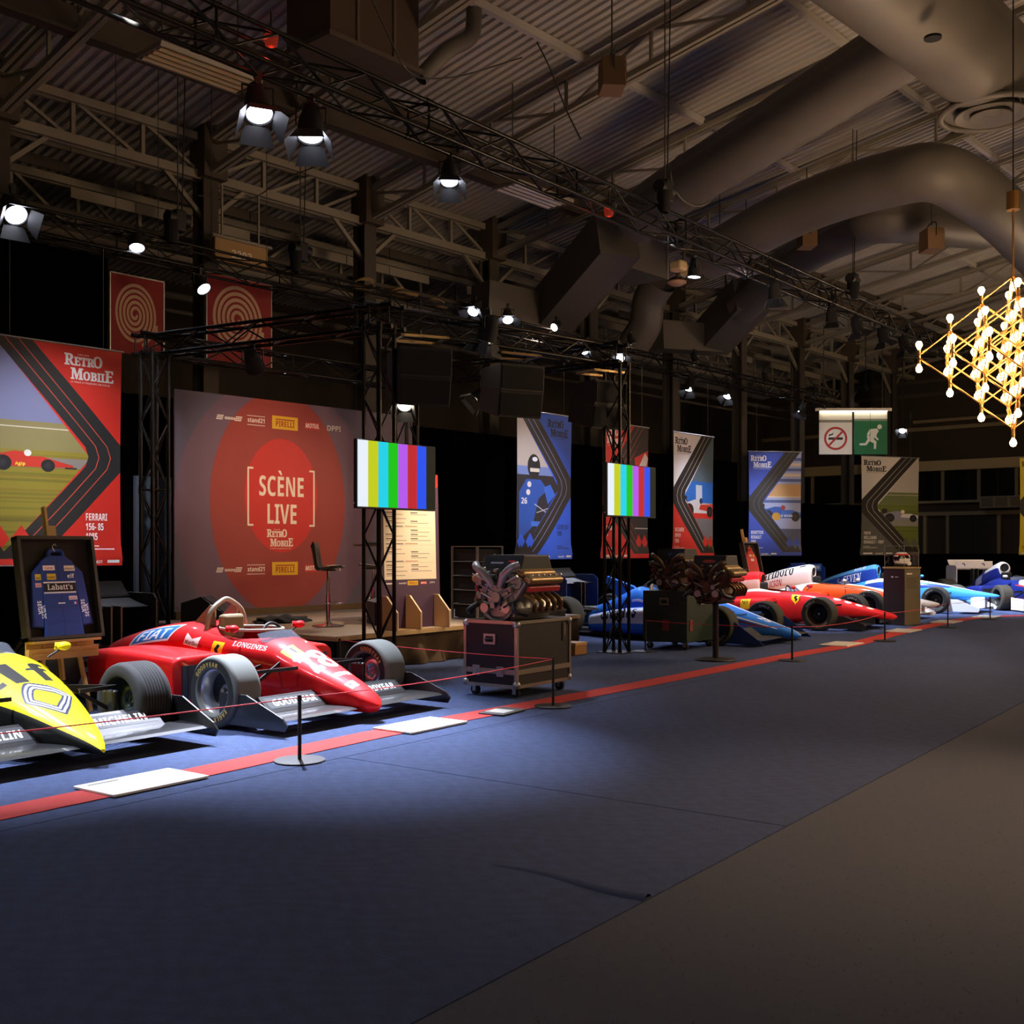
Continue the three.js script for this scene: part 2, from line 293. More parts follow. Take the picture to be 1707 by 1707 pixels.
// ---------------------------------------------------------------- stage lamps
const LENS = new THREE.MeshStandardMaterial({ color: 0x222222, emissive: 0xe8ecff, emissiveIntensity: 14 });
const LENSW = new THREE.MeshStandardMaterial({ color: 0x222222, emissive: 0xfff0d8, emissiveIntensity: 14 });
const LENSOFF = phys(0x3a3f48, 0.1, { clearcoat: 1 });
const flap = std(0x1c1b1c, 0.5, 0.3);
function lamp(label, p, aim, o = {}) {
  const s = o.s || 1, t = thing('stage_lamp', label, 'stage light', p, 0, 'lamps on the trusses');
  const to = aim.clone().sub(p); t.rotation.y = Math.atan2(to.x, to.z);
  const pitch = Math.atan2(-to.y, Math.hypot(to.x, to.z)), dy = -0.2 * s;
  obj('clamp', [bx(0.05 * s, 0.1 * s, 0.05 * s, 0, -0.01, 0), cyl(0.035 * s, 0.035 * s, V(0, 0.02, -0.03), V(0, 0.02, 0.03), 10)], M.black, t);
  obj('yoke', [bx(0.26 * s, 0.012, 0.03 * s, 0, -0.07 * s, 0), bx(0.012, 0.15 * s, 0.03 * s, -0.13 * s, -0.14 * s, 0), bx(0.012, 0.15 * s, 0.03 * s, 0.13 * s, -0.14 * s, 0)], M.black, t);
  const h = obj('housing', [lathe([[0.001, -0.16], [0.075, -0.16], [0.085, -0.1], [0.11, 0], [0.118, 0.13], [0.128, 0.13], [0.128, 0.15], [0.112, 0.15], [0.108, 0.12]], 24).rotateX(Math.PI / 2).scale(s, s, s)], M.matt, t);
  h.position.set(0, dy, 0); h.rotation.x = pitch;
  obj('lens', new THREE.CylinderGeometry(0.106 * s, 0.106 * s, 0.012, 24).rotateX(Math.PI / 2).translate(0, 0, 0.128 * s), o.off ? LENSOFF : o.warm ? LENSW : LENS, h);
  if (o.doors !== false) for (let k = 0; k < 4; k++) {
    const g = extrude([[-0.1 * s, 0], [0.1 * s, 0], [0.15 * s, 0.17 * s], [-0.15 * s, 0.17 * s]], 0.003).rotateX(Math.PI / 2 - (o.open || 0.5)).translate(0, 0.118 * s, 0.152 * s).rotateZ(k * Math.PI / 2);
    obj('barn_door', g, flap, h);
  }
  if (o.stem) bar(t, 'stem', V(0, 0.02, 0), V(0, (o.stem > 9 ? roofY(p.z * HC - p.x * HS) - 0.01 : o.stem) - p.y, 0), 0.014, M.black);
  if (!o.off) {
    const l = new THREE.SpotLight(o.color || (o.warm ? 0xffe6cc : 0xe2e9ff), SPOT * (o.I || 120), 0, o.cone || 0.48, 1, 2); l.name = 'beam'; l.castShadow = true; l.shadow.radius = 4;
    l.position.set(0, 0, 0.16 * s); l.target.position.set(0, 0, 3); l.target.name = 'beam_aim'; h.add(l); h.add(l.target);
  }
  return t;
}
const mL = (x, front = true) => mainT(x).add(V(0, -0.03, front ? 0 : -0.34));
lamp('barn-door lamp on the long truss, brightest of the pair at its left end', mL(7.78, false), V(6.1, 0, -5.95), { s: 1.25, I: 720, cone: 0.31 });
lamp('barn-door lamp on the long truss, right-hand lamp of the bright pair', mL(8.5, false), V(6.9, 0.2, -7.6), { s: 1.25, I: 480, cone: 0.38 });
lamp('lit lamp on the long truss just left of the red-glowing ceiling light', mL(10.75, false), V(8.6, 0.2, -7.0), { I: 80, cone: 0.36 });
lamp('unseen lamp on the long truss above the picture, lighting the yellow car', mL(4.6), V(4.3, 0, -7.4), { I: 460, cone: 0.34 });  // out of view, placed to light the yellow car from above
lamp('unseen lamp at the left end of the long truss, lighting the yellow car', mL(2.6), V(4.2, 0.2, -8.0), { I: 280, cone: 0.38 });  // also out of view, second light on the yellow car
lamp('unseen wide-beam lamp at the far left of the long truss, lighting the front carpet', mL(1.0), V(3.4, 0, -4.0), { I: 42, cone: 0.95, doors: false });  // unseen weak cool lamp, placed to lift the dark carpet in front
lamp('unseen lamp on the long truss placed to light the bright blue car', mL(16.9, false), V(16.6, 0.3, -8.8), { I: 150, cone: 0.36, doors: false });  // no lamp is visible at this spot; placed to light the blue car
lamp('small lit lamp with copper barn doors on the right half of the long truss', mL(19.2), V(20.4, 0.2, -8.2), { I: 240, cone: 0.4 });
lamp('lamp with pale flaps, first of four under the long truss right end', mL(21.8), V(23.4, 0.2, -8.4), { I: 240, cone: 0.4, open: 0.9 });
lamp('dark barn-door lamp, second of four under the right end of the long truss', mL(23.1), V(26.4, 0, -7.2), { I: 260, cone: 0.4, open: 0.9 });
lamp('dark barn-door lamp, third of four under the right end of the long truss', mL(24.6), V(27.2, 0, -6.8), { I: 240, cone: 0.4, open: 0.9 });
lamp('lamp with tiny lit points, last of four under the long truss right end', mL(25.9), V(28.6, 0, -5.8), { I: 260, cone: 0.42, open: 0.9 });
// small lamps added inside the long truss to brighten the banners
[[6.2, V(9.0, 2.7, -14.4), 'red banner', 420, 0.26], [16.0, V(19.8, 2.7, -13.8), 'driver banner', 420, 0.2], [18.6, V(23.0, 2.7, -13.5), 'banner behind the second screen', 200, 0.2], [22.2, V(26.2, 2.7, -13.2), 'white and red banner', 380, 0.17], [26.6, V(31.9, 2.7, -13.9), 'royal blue banner', 260, 0.15]].forEach(([x, aim, n, I, cone]) => lamp('small lamp added inside the long truss to light the ' + n, mainT(x).add(V(0, 0.28, -0.17)), aim, { I, cone, s: 0.6, doors: false, stem: 6.74 }));
// lamps on the truss above the drape
const bL = (x) => backT(x, 5.9);
lamp('large barn-door lamp at the left end of the truss above the drape', bL(8.35).add(V(0, 0.55, 0.1)), V(7.4, 1.6, -9.6), { s: 1.35, I: 60, cone: 0.35 });
lamp('thin lit lamp on the drape truss, left of the tangled hoist chain', bL(10.3).add(V(0, 0.45, 0)), V(8.8, 1.2, -12.4), { I: 20, cone: 0.3, doors: false });
lamp('thin lit lamp beneath the drape truss, right of the dark spiral sign', bL(11.4), V(11.6, 1, -10), { I: 25, doors: false });
lamp('lamp with an oval lens under the truss over the left edge of the stage', V(9.42, 4.05, -10.9), V(12.6, 2.0, -13.2), { warm: true, I: 18, cone: 0.8, doors: false });
lamp('white lamp half hidden by the stage tower behind the larger screen', V(13.45, 4.05, -11.9), V(10.6, 0.5, -10.2), { warm: true, I: 34, cone: 0.6 });
lamp('white lamp hanging between the two left loudspeakers', V(13.55, 4.05, -10.4), V(11.2, 1.2, -12.8), { warm: true, I: 9, cone: 0.7 });
lamp('lit lamp with a wide white barn door high above the middle loudspeaker', at(815, 520, { z: -8.55 }), V(11.1, 1.5, -9.4), { warm: true, I: 120, s: 1.1, cone: 0.3, stem: 4.34 });
lamp('white floodlight on the near end of the line of small floodlights', at(928, 531, { z: -13.6 }), V(12.9, 2.6, -13.9), { warm: true, I: 12, s: 0.8, doors: false, stem: 6.28 });
[[1052, 554], [1157, 585], [1275, 619], [1358, 642], [1443, 639]].forEach(([x, y], i) => lamp('small bare floodlight, ' + ['second', 'third', 'fourth', 'fifth', 'sixth'][i] + ' from the left in the line above the banners', at(x, y, { z: -13.4 }), at(x, 800, { z: -14 }).add(V(0, 0, 1.5)), { warm: i < 2, I: 9, s: 0.8, doors: false, cone: 0.8, stem: i > 3 ? 9.38 : 6.28 }));
lamp('barn-door lamp with a bright curved edge, left of the ribbed duct', bL(18.6).add(V(0, 0.6, 0.2)), V(15.5, 1, -11), { I: 40, open: 0.8 });
lamp('dark barn-door lamp left of the lamp with a bright curved edge', bL(17.6).add(V(0, 0.6, 0.2)), V(14.5, 2.8, -13), { I: 25, open: 0.8 });
lamp('blue-white barn-door lamp below the ribbed duct, left of a pair', bL(21.3).add(V(0, 0.3, 0.2)), V(16.0, 2.8, -13.2), { I: 50, open: 0.8 });
lamp('blue-white barn-door lamp below the ribbed duct, right of a pair', bL(22.6).add(V(0, 0.3, 0.2)), V(18.4, 1.2, -10.5), { I: 50, open: 0.8 });
lamp('barn-door lamp over the red and white banner, left one', bL(26.0), V(24.4, 2.9, -13.2), { I: 34 });
lamp('barn-door lamp over the red and white banner, right one', bL(28.0), V(25.6, 2.9, -13.2), { I: 34 });
lamp('barn-door lamp with a white outline over the blue banner on the right', bL(32.4), V(31.4, 2.8, -13.6), { I: 22 });
lamp('blue-white lamp at the right end of the drape truss', bL(40.2), V(36, 2.6, -11.5), { I: 120, cone: 0.3, stem: 9.55 });

lamp('unseen warm downlight on a long stem, placed to light the aisle carpet', V(7.6, 5.4, 0.6), V(6.4, 0, -1.5), { warm: true, color: 0xffcf9c, I: 105, cone: 0.5, doors: false, stem: 12.2 });  // out of view, placed to make the warm pool on the aisle floor
{ // red-lit beacons on the long truss
  const rm = new THREE.MeshStandardMaterial({ color: 0x441111, emissive: 0xff4a2e, emissiveIntensity: 0.14 });
  [['red-glowing beacon hanging in the long truss beside the hoist', at(1015, 354, { z: -8.4 })], ['orange-red beacon inside the long truss above the bright lamp pair', at(452, 68, { z: -8.7 })]].forEach(([n, p]) => {
    const t = thing('truss_beacon', n, 'beacon', p); obj('dome', lathe([[0.001, -0.07], [0.06, -0.05], [0.075, 0.02], [0.07, 0.06]], 18), rm, t); obj('cap', lathe([[0.072, 0.06], [0.078, 0.07], [0.05, 0.12], [0.001, 0.13]], 18), M.black, t); bar(t, 'stem', V(0, 0.12, 0), V(0, 0.3, 0), 0.012, M.black);
    const l = new THREE.PointLight(0xff4a30, 0.08, 0, 2); l.name = 'beacon_glow'; l.castShadow = true; l.position.set(0, -0.09, 0); t.add(l);
  });
}
// hoists with chains, safety wires
function hoist(label, p, top) {
  const t = thing('chain_hoist', label, 'hoist', p);
  obj('motor', [rb(0.2, 0.34, 0.2, 0.03, 0, 0.2, 0), cyl(0.1, 0.1, V(-0.2, 0.24, 0), V(0.2, 0.24, 0), 16)], M.black, t);
  obj('end_cap', cyl(0.085, 0.085, V(0.2, 0.24, 0), V(0.215, 0.24, 0), 16), M.gold, t);
  obj('chain_bag', lathe([[0.06, -0.3], [0.09, -0.24], [0.11, 0.02], [0.1, 0.03]], 14).translate(-0.2, 0.1, 0.1), M.matt, t);
  bar(t, 'chain', V(0, 0.36, 0), V(0, top - p.y, 0), 0.011, M.steel); bar(t, 'cable', V(0.08, 0.36, 0), V(0.1, top - p.y, 0.05), 0.01, M.black);
  bar(t, 'hook', V(0, 0.04, 0), V(0, -0.12, 0), 0.014, M.steel);
  return t;
}
hoist('black chain hoist standing on the long truss left of the wide duct', mainT(15.35).add(V(0, 0.42, 0)), 10.4);
hoist('black chain hoist on the right end of the long truss', mainT(22.9).add(V(0, 0.42, 0)), 10.2);
hoist('dark chain hoist on the drape truss right of the number plate', backT(13.4, 6.4), 8.86);
hoist('chain hoist with tangled chain left of the number plate', backT(11.0, 6.4), 8.86);

// coils of cable resting on the trusses, slack wires under the roof
[[605, 474, 'left-most coil of tan cable on the drape truss'], [652, 487, 'second coil of tan cable on the drape truss'], [676, 494, 'third coil of tan cable on the drape truss'], [730, 503, 'right-most coil of tan cable on the drape truss']].forEach(([px, py, n], i) => {
  const p = at(px, py, { z: -14.35 }); const t = thing('cable_coil', n, 'cable', p.setY(6.36), i, 'coils of cable over the stage');
  for (let k = 0; k < 4; k++) obj('loop', new THREE.TorusGeometry(0.24 + 0.02 * k, 0.014, 6, 28).scale(1, 0.55, 1).rotateX(1.1 + 0.12 * k).rotateY(0.2 * k).translate(0.02 * k, 0.02 * k, 0), std(0x8c7348, 0.7), t);
  bar(t, 'tie', V(0, -0.1, 0), V(0, 0.02, 0), 0.01, M.black);
});
[['thin slack wire under the roof left of the plant pipe', [[618, -6, -11], [648, 60, -11], [676, 114, -11], [742, 130, -11.5], [870, 96, -12]]], ['thin wire dropping from the roof right of the slack wire', [[895, 70, -11], [915, 110, -10.8], [945, 185, -10.4], [968, 232, -10.2]]], ['slack wire along the eaves girder right of the plant column', [[330, 326, -17.6], [420, 330, -17.4], [470, 300, -17], [520, 280, -16.5]]]].forEach(([n, q]) => { tag(obj('roof_wire', tube(q.map(([a, b, z]) => at(a, b, { hz: z })), 0.012, 30, 6), M.steel), n, 'wire'); });

// ---------------------------------------------------------------- ducts and ceiling fittings
const ductPaint = std(0x5f5b53, 0.55);
const ribbed = std(0x5f5b53, 0.55, 0, { bumpMap: canvas(8, 64, (x) => { rect(x, '#fff', 0, 0, 8, 64); rect(x, '#000', 0, 0, 8, 14); }, { data: true, repeat: [90, 1] }), bumpScale: 0.02 });
const HP = (px, py, hz) => at(px, py, { hz });
{
  const d = thing('ventilation_duct', 'wide round duct rising from the wall box past the hoist to the ridge', 'duct');
  const a = HP(905, 520, -17.3), b = HP(962, 458, -15.6), c = HP(1095, 338, -12.6), e = HP(1530, 62, -6.4);
  obj('round_run', tube([HP(1060, 368, -13.3), c, c.clone().lerp(e, 0.5), e], 0.5, 24, 28), ribbed, d);
  const sq = (p, q, w, h) => { const o = new THREE.Object3D(), l = orient(o, p, q); o.scale.set(w, l, h); o.updateMatrix(); return prep(new THREE.BoxGeometry(1, 1, 1)).applyMatrix4(o.matrix); };
  obj('square_drop', sq(a.clone().add(V(0.1, -0.1, 0.1)), HP(1030, 392, -14), 0.95, 0.95), ductPaint, d);
  obj('outlet_box', sq(HP(800, 500, -17.6), a.clone().add(V(0.3, -0.1, 0.2)), 0.75, 0.8), ductPaint, d);
  obj('seam_collar', new THREE.TorusGeometry(0.51, 0.02, 6, 32).applyQuaternion(new THREE.Quaternion().setFromUnitVectors(V(0, 0, 1), e.clone().sub(c).normalize())).translate(...c.clone().lerp(e, 0.18)), ductPaint, d);
  const d2 = thing('ventilation_duct', 'square-ended duct dropping beside the ribbed hose near the right half of the long truss', 'duct');
  const a2 = HP(1185, 566, -17.3);
  obj('square_drop', sq(a2, HP(1252, 492, -15.2), 0.95, 0.95), ductPaint, d2);
  obj('outlet_box', sq(HP(1092, 560, -17.8), a2.clone().add(V(0.2, 0, 0.1)), 0.7, 0.8), ductPaint, d2);
  obj('round_run', tube([HP(1235, 512, -15.6), HP(1330, 432, -13.4), HP(1420, 385, -11), HP(1480, 365, -9.4), HP(1640, 378, -8.4)], 0.48, 40, 26), ribbed, d2);
  const d3 = thing('ventilation_duct', 'round duct with a bend hanging above the chandelier', 'duct');
  obj('round_run', tube([HP(1180, 430, -13), HP(1330, 350, -10.6), HP(1480, 300, -8.4), HP(1560, 288, -7.4), HP(1625, 320, -7.0), HP(1760, 450, -7)], 0.5, 60, 28), ductPaint, d3);
  const d4 = thing('ventilation_duct', 'widest round duct running along the ridge in the top right corner', 'duct');
  obj('round_run', tube([HP(1380, -120, -6.0), HP(1500, -20, -6.0), HP(1600, 68, -6.0), HP(1672, 132, -6.0)], 0.72, 30, 32), ribbed, d4);
  const di = HP(1652, 188, -6.0);
  obj('diffuser_neck', new THREE.CylinderGeometry(0.42, 0.42, 0.9, 28).translate(di.x, di.y + 0.45, di.z), ductPaint, d4);
  obj('diffuser', [new THREE.TorusGeometry(0.74, 0.05, 8, 40).rotateX(Math.PI / 2).translate(di.x, di.y, di.z), lathe([[0.45, 0.1], [0.74, 0.02], [0.76, 0.05], [0.46, 0.14]], 40).translate(di.x, di.y, di.z), lathe([[0.3, 0.06], [0.52, -0.06], [0.54, -0.03], [0.32, 0.1]], 40).translate(di.x, di.y, di.z), lathe([[0.001, 0.0], [0.18, -0.02], [0.3, -0.08], [0.31, -0.04], [0.001, 0.06]], 40).translate(di.x, di.y, di.z)], ductPaint, d4);
  obj('inspection_hole', new THREE.CylinderGeometry(0.11, 0.11, 0.03, 20).translate(...HP(1555, 63, -5.52)), M.matt, d4);
  const d5 = thing('ventilation_duct', 'ribbed upright duct hose between the two square-ended ducts', 'duct');
  obj('hose', tube([HP(1100, 470, -16), HP(1082, 500, -16.4), HP(1076, 540, -16.6), HP(1056, 575, -17)], 0.42, 40, 24), ribbed, d5);
  const u = thing('air_handling_unit', 'large square air handling box behind the sloping square duct', 'air unit', HP(1050, 425, -15.4), HTURN);
  obj('casing', bx(1.5, 1.05, 1.1), ductPaint, u); obj('corner_post', [bx(0.05, 1.07, 0.05, -0.75, 0, 0.55), bx(0.05, 1.07, 0.05, 0.75, 0, 0.55)], steelPaint, u); obj('hanger_rod', [cyl(0.015, 0.015, V(-0.6, 0.5, 0), V(-0.6, 1.6, 0)), cyl(0.015, 0.015, V(0.6, 0.5, 0), V(0.6, 1.6, 0))], M.steel, u);
  const cab = thing('roof_housing', 'tall dark plant housing under the roof above the long truss', 'housing', HP(590, 92, -12.8), HTURN);
  obj('casing', bx(1.7, 1.3, 1.0, 0, 0.55, 0), std(0x3f3122, 0.8), cab); for (const s of [-0.35, 0.35]) obj('panel_joint', bx(0.05, 1.3, 0.03, s, 0.55, 0.51), steelDark, cab); obj('lower_flange', bx(1.8, 0.07, 1.1, 0, -0.12, 0), steelDark, cab);
  const pp = thing('insulated_pipe', 'bent insulated pipe beside the plant housing near the top edge', 'pipe');
  obj('run', tube([HP(700, 130, -12.6), HP(745, 85, -12.4), HP(785, 60, -12.3), HP(790, 34, -12.3), HP(790, 12, -12.3)], 0.13, 30, 14), ductPaint, pp);
}
{ // louvred fluorescent fittings
  const f = ['unlit louvred ceiling light, warm reflection tinted into its slats, left of the bright lamp pair', 'louvred ceiling light with red-glowing slats at the middle of the long truss', 'louvred ceiling light beside the square-ended duct on the right'];
  [[335, 122], [890, 330], [1222, 452]].forEach(([px, py], i) => {
    const p = HP(px, py, -13.5 - i * 0.1), t = thing('ceiling_light', f[i], 'ceiling light', p, HTURN, 'louvred ceiling lights');
    obj('tray', [bx(1.6, 0.02, 0.62, 0, 0.09, 0), bx(1.6, 0.07, 0.02, 0, 0.06, -0.31, -0.35), bx(1.6, 0.07, 0.02, 0, 0.06, 0.31, 0.35), bx(0.02, 0.07, 0.62, -0.8, 0.06, 0), bx(0.02, 0.07, 0.62, 0.8, 0.06, 0)], std(0x8f877c, 0.5, 0.4), t);
    for (let k = 0; k < 4; k++) obj('reflector_slat', extrude([[-0.05, 0], [0, 0.05], [0.05, 0], [0, 0.015]], 1.5).rotateY(Math.PI / 2).translate(-0.75, 0.02, -0.21 + k * 0.14), std(i ? 0xd9cfca : 0xf0dfae, 0.3, 0.2), t);  // first fitting has yellower slats: reflected warm light put into their colour
    for (const s of [-0.6, 0.6]) bar(t, 'hanger_rod', V(s, 0.1, 0), V(s, roofY(-13.5) - p.y, 0), 0.012, M.steel);
  });
  const sp = ['small box speaker hanging under the roof near the top of the hoist chain', 'small box speaker hanging in front of the wide duct on the right', 'dark box speaker hanging above the chandelier'];
  [[1020, 128, -9], [1345, 398, -11], [1553, 402, -8]].forEach(([px, py, hz], i) => {
    const p = HP(px, py, hz), t = thing('ceiling_speaker', sp[i], 'speaker', p, 0.7, 'box speakers under the roof');
    obj('cabinet', extrude([[-0.2, -0.18], [0.2, -0.18], [0.17, 0.2], [-0.17, 0.2]], 0.3, 0.01).translate(0, 0, -0.15), std(0x6b5236, 0.7), t); obj('grille', bx(0.34, 0.3, 0.01, 0, 0, 0.166), std(0x4c3a26, 0.9), t);
    obj('bracket', tube([V(-0.2, 0.05, 0), V(-0.18, 0.3, 0), V(0.18, 0.3, 0), V(0.2, 0.05, 0)], 0.014, 20, 6), M.steel, t); bar(t, 'hanger_rod', V(0, 0.3, 0), V(0, 1.5, 0), 0.012, M.steel);
  });
  const ex = thing('twin_floodlight', 'cream twin-headed emergency light below the right half of the truss', 'emergency light', HP(1140, 447, -12), HTURN);
  obj('head', [rb(0.26, 0.2, 0.3, 0.06, -0.2, 0, 0), rb(0.26, 0.2, 0.3, 0.06, 0.15, -0.03, 0)], std(0xc9b283, 0.5), ex); obj('bracket', cyl(0.03, 0.03, V(0, 0.1, 0), V(0, 0.5, 0)), M.steel, ex);
  const di2 = thing('ceiling_disc', 'pinkish round fitting just below the twin-headed light', 'detector', HP(1128, 472, -12.4));
  obj('cover', lathe([[0.001, -0.06], [0.1, -0.05], [0.19, 0], [0.2, 0.04], [0.001, 0.06]], 28), std(0xb08a6c, 0.6), di2); obj('stem', cyl(0.02, 0.02, V(0, 0.05, 0), V(0, 0.5, 0)), M.steel, di2);
}

// ---------------------------------------------------------------- chandelier
{
  const A = 0.41, Hh = 0.36, bulbM = new THREE.MeshStandardMaterial({ color: 0x332211, emissive: 0xffc27c, emissiveIntensity: 40 });
  const bulbG = lathe([[0.001, 0.09], [0.03, 0.08], [0.046, 0.048], [0.044, 0.02], [0.024, -0.014], [0.018, -0.03]], 14), sockG = new THREE.CylinderGeometry(0.022, 0.022, 0.2, 10);
  const c = at(1689, 588, { d: 15.4 }), t = thing('chandelier', 'glowing brass lattice chandelier with bare bulbs hanging at the right', 'chandelier', c.clone().setY(c.y), 0.35);
  const node = (i, j, k) => V(i * A, k * Hh, j * A), ok = (i, j, k) => Math.abs(i) + Math.abs(j) + Math.abs(k) <= 3 && ((i + j + k) & 1), rod = [], socks = [];
  let nB = 0; const nodes = [];
  for (let k = -3; k <= 3; k++) for (let i = -3; i <= 3; i++) for (let j = -3; j <= 3; j++) if (ok(i, j, k)) {
    const p = node(i, j, k); nodes.push(p);
    for (const [a, b] of [[1, 0], [-1, 0], [0, 1], [0, -1]]) if (ok(i + a, j + b, k + 1)) { const q = node(i + a, j + b, k + 1); for (const s of [-0.02, 0.02]) bar(t, 'lattice_rod', p.clone().add(V(b * s, 0.02, a * s)), q.clone().add(V(b * s, -0.02, a * s)), 0.009, M.brass); }
    const so = new THREE.Mesh(sockG, M.brass); so.name = 'socket'; so.position.copy(p); t.add(so);
    for (const s of [1, -1]) { if (k === 3 && s > 0) continue; const b = new THREE.Mesh(bulbG, bulbM); b.name = 'bulb'; b.position.copy(p).add(V(0, s * 0.135, 0)); if (s < 0) b.rotation.x = Math.PI; t.add(b); if (nB++ % 7 === 2) { const l = new THREE.PointLight(0xffe0c0, WARM * 4.6, 0, 2); l.name = 'filament'; l.castShadow = true; b.add(l); } }
  }
  bar(t, 'suspension_rod', V(0, 3 * Hh, 0), V(0, 3 * Hh + 0.9, 0), 0.014, M.brass); bar(t, 'cable', V(0, 3 * Hh + 0.9, 0), V(0, 7.6, 0), 0.009, M.black);
  obj('ceiling_rose', [cyl(0.09, 0.09, V(0, 3 * Hh + 0.9, 0), V(0, 3 * Hh + 1.15, 0), 16)], M.brass, t);
  dup(t, V(17, c.y + 1, 9), 0.35, 'unseen brass lattice chandelier over the far aisle, lighting the roof');  // three further chandeliers out of view, placed to light the roof
  dup(t, V(3.5, c.y + 1.6, 13), 0.35, 'unseen brass lattice chandelier behind the viewer, lighting the roof');
  dup(t, V(31, c.y, -2.2), 0.35, 'unseen brass lattice chandelier beyond the right edge of the picture, lighting the roof');
}

// ---------------------------------------------------------------- drapes, panels, signs
{
  const fold = (x0, x1, y0, y1, zf) => { // a pleated curtain following the drape truss
    const n = Math.round((x1 - x0) / 0.09), pos = [], idx = [];
    for (let i = 0; i <= n; i++) { const x = x0 + (x1 - x0) * i / n, z = zf(x) + 0.035 * Math.sin(i * 1.9) + 0.02 * Math.sin(i * 0.7); pos.push(x, y0, z, x, y1, z); if (i) { const a = i * 2 - 2; idx.push(a, a + 2, a + 1, a + 1, a + 2, a + 3); } }
    const g = new THREE.BufferGeometry(); g.setAttribute('position', new THREE.Float32BufferAttribute(pos, 3)); g.setIndex(idx); g.computeVertexNormals(); return g;
  };
  const dm = new THREE.MeshPhysicalMaterial({ color: 0x030303, roughness: 1, specularIntensity: 0, side: THREE.DoubleSide });
  tag(obj('black_drape', fold(2, 9.95, 0.02, 5.85, (x) => backT(x).z - 0.16), dm), 'tall black drape at the far left, hanging from the truss left of the spiral signs', 'drape');
  tag(obj('black_drape', fold(10, 29.5, 0.02, 3.9, (x) => backT(x).z - 0.55), dm), 'lower black drape running behind the stage and the banners', 'drape');
  tag(obj('black_drape', fold(29.6, 37.4, 0.02, 2.9, (x) => -15.2 + (x - 29.6) * 0.34), dm), 'black drape behind the royal blue banner and the grey and white one', 'drape');
  tag(obj('black_drape', fold(37.5, 43, 0.02, 1.25, (x) => -12.4 + (x - 37.5) * 0.9), dm), 'low black drape hiding the foot of the doors at the far right', 'drape');
  const pan = (label, x0, x1, z, y1, m) => tag(obj('partition_panel', bx(x1 - x0, y1, 0.06, (x0 + x1) / 2, y1 / 2, z), m), label, 'panel');
  pan('dark blue-grey partition panel between the red banner and the stage tower', 10.02, 10.65, -14.2, 2.55, std(0x39434a, 0.7));
  pan('black partition panel behind the round-logo stage backdrop', 10.75, 15.4, -14.0, 2.4, M.drape);
}
{
  const signTex = (bg) => canvas(512, 512, (x, w, h) => {
    rect(x, '#8a1816', 0, 0, w, h); x.strokeStyle = bg; x.lineWidth = 22; x.beginPath();
    for (let a = 0; a < Math.PI * 10.4; a += 0.05) { const r = 16 + a * 5.6, px = 232 + r * Math.cos(a), py = 250 + r * 1.04 * Math.sin(a); a ? x.lineTo(px, py) : x.moveTo(px, py); } x.stroke();
    rect(x, bg, 424, 300, 26, 60); poly(x, bg, [[430, 362], [446, 362], [442, 440], [434, 440]]);
  });
  const sg = (label, px0, px1, py0, py1, z, tone) => {
    const a = at(px0, py0, { z }), b = at(px1, py0, { z }), c = at(px0, py1, { z }), w = b.x - a.x, h = a.y - c.y;
    const t = thing('fire_hose_sign', label, 'sign', V((a.x + b.x) / 2, c.y, z), HTURN);
    obj('printed_sheet', bx(w, h, 0.02, 0, h / 2, 0), std(0xffffff, 0.7, 0, { map: signTex(tone) }), t); obj('edge_strip', [bx(0.02, h, 0.03, -w / 2, h / 2, 0), bx(0.02, h, 0.03, w / 2, h / 2, 0), bx(w, 0.02, 0.03, 0, h, 0)], M.alu, t);
    bar(t, 'hanger_wire', V(-w / 2 + 0.1, h, 0), V(-w / 2 + 0.1, 9.6 - c.y, 0), 0.006, M.steel); bar(t, 'hanger_wire', V(w / 2 - 0.1, h, 0), V(w / 2 - 0.1, 9.6 - c.y, 0), 0.006, M.steel);
  };
  sg('square red hose-reel sign with a grey spiral, darker left one', 186, 270, 452, 585, -15.6, '#c0a183'); sg('square red hose-reel sign with a cream spiral, brighter right one', 348, 448, 452, 598, -15.6, '#c0a183');
  const p = at(402, 424, { z: -16.2 }), t = thing('number_plate', 'tan beam plate with the number 2202 above the bright spiral sign', 'sign', p, HTURN);
  obj('plate', bx(1.15, 0.42, 0.05), std(0xffffff, 0.7, 0, { map: canvas(512, 188, (x, w, h) => { rect(x, '#a98a58', 0, 0, w, h); txt(x, '2202', w / 2, 140, 92, '#e9e2d0', { align: 'center' }); }) }), t); obj('top_lip', bx(1.3, 0.05, 0.14, 0, 0.23, 0), steelPaint, t);
  bar(t, 'hanger', V(0.4, 0.2, -0.02), V(0.4, 1.2, -0.02), 0.03, steelPaint, 0.03); bar(t, 'hanger', V(-0.4, 0.2, -0.02), V(-0.4, 1.2, -0.02), 0.03, steelPaint, 0.03);
}
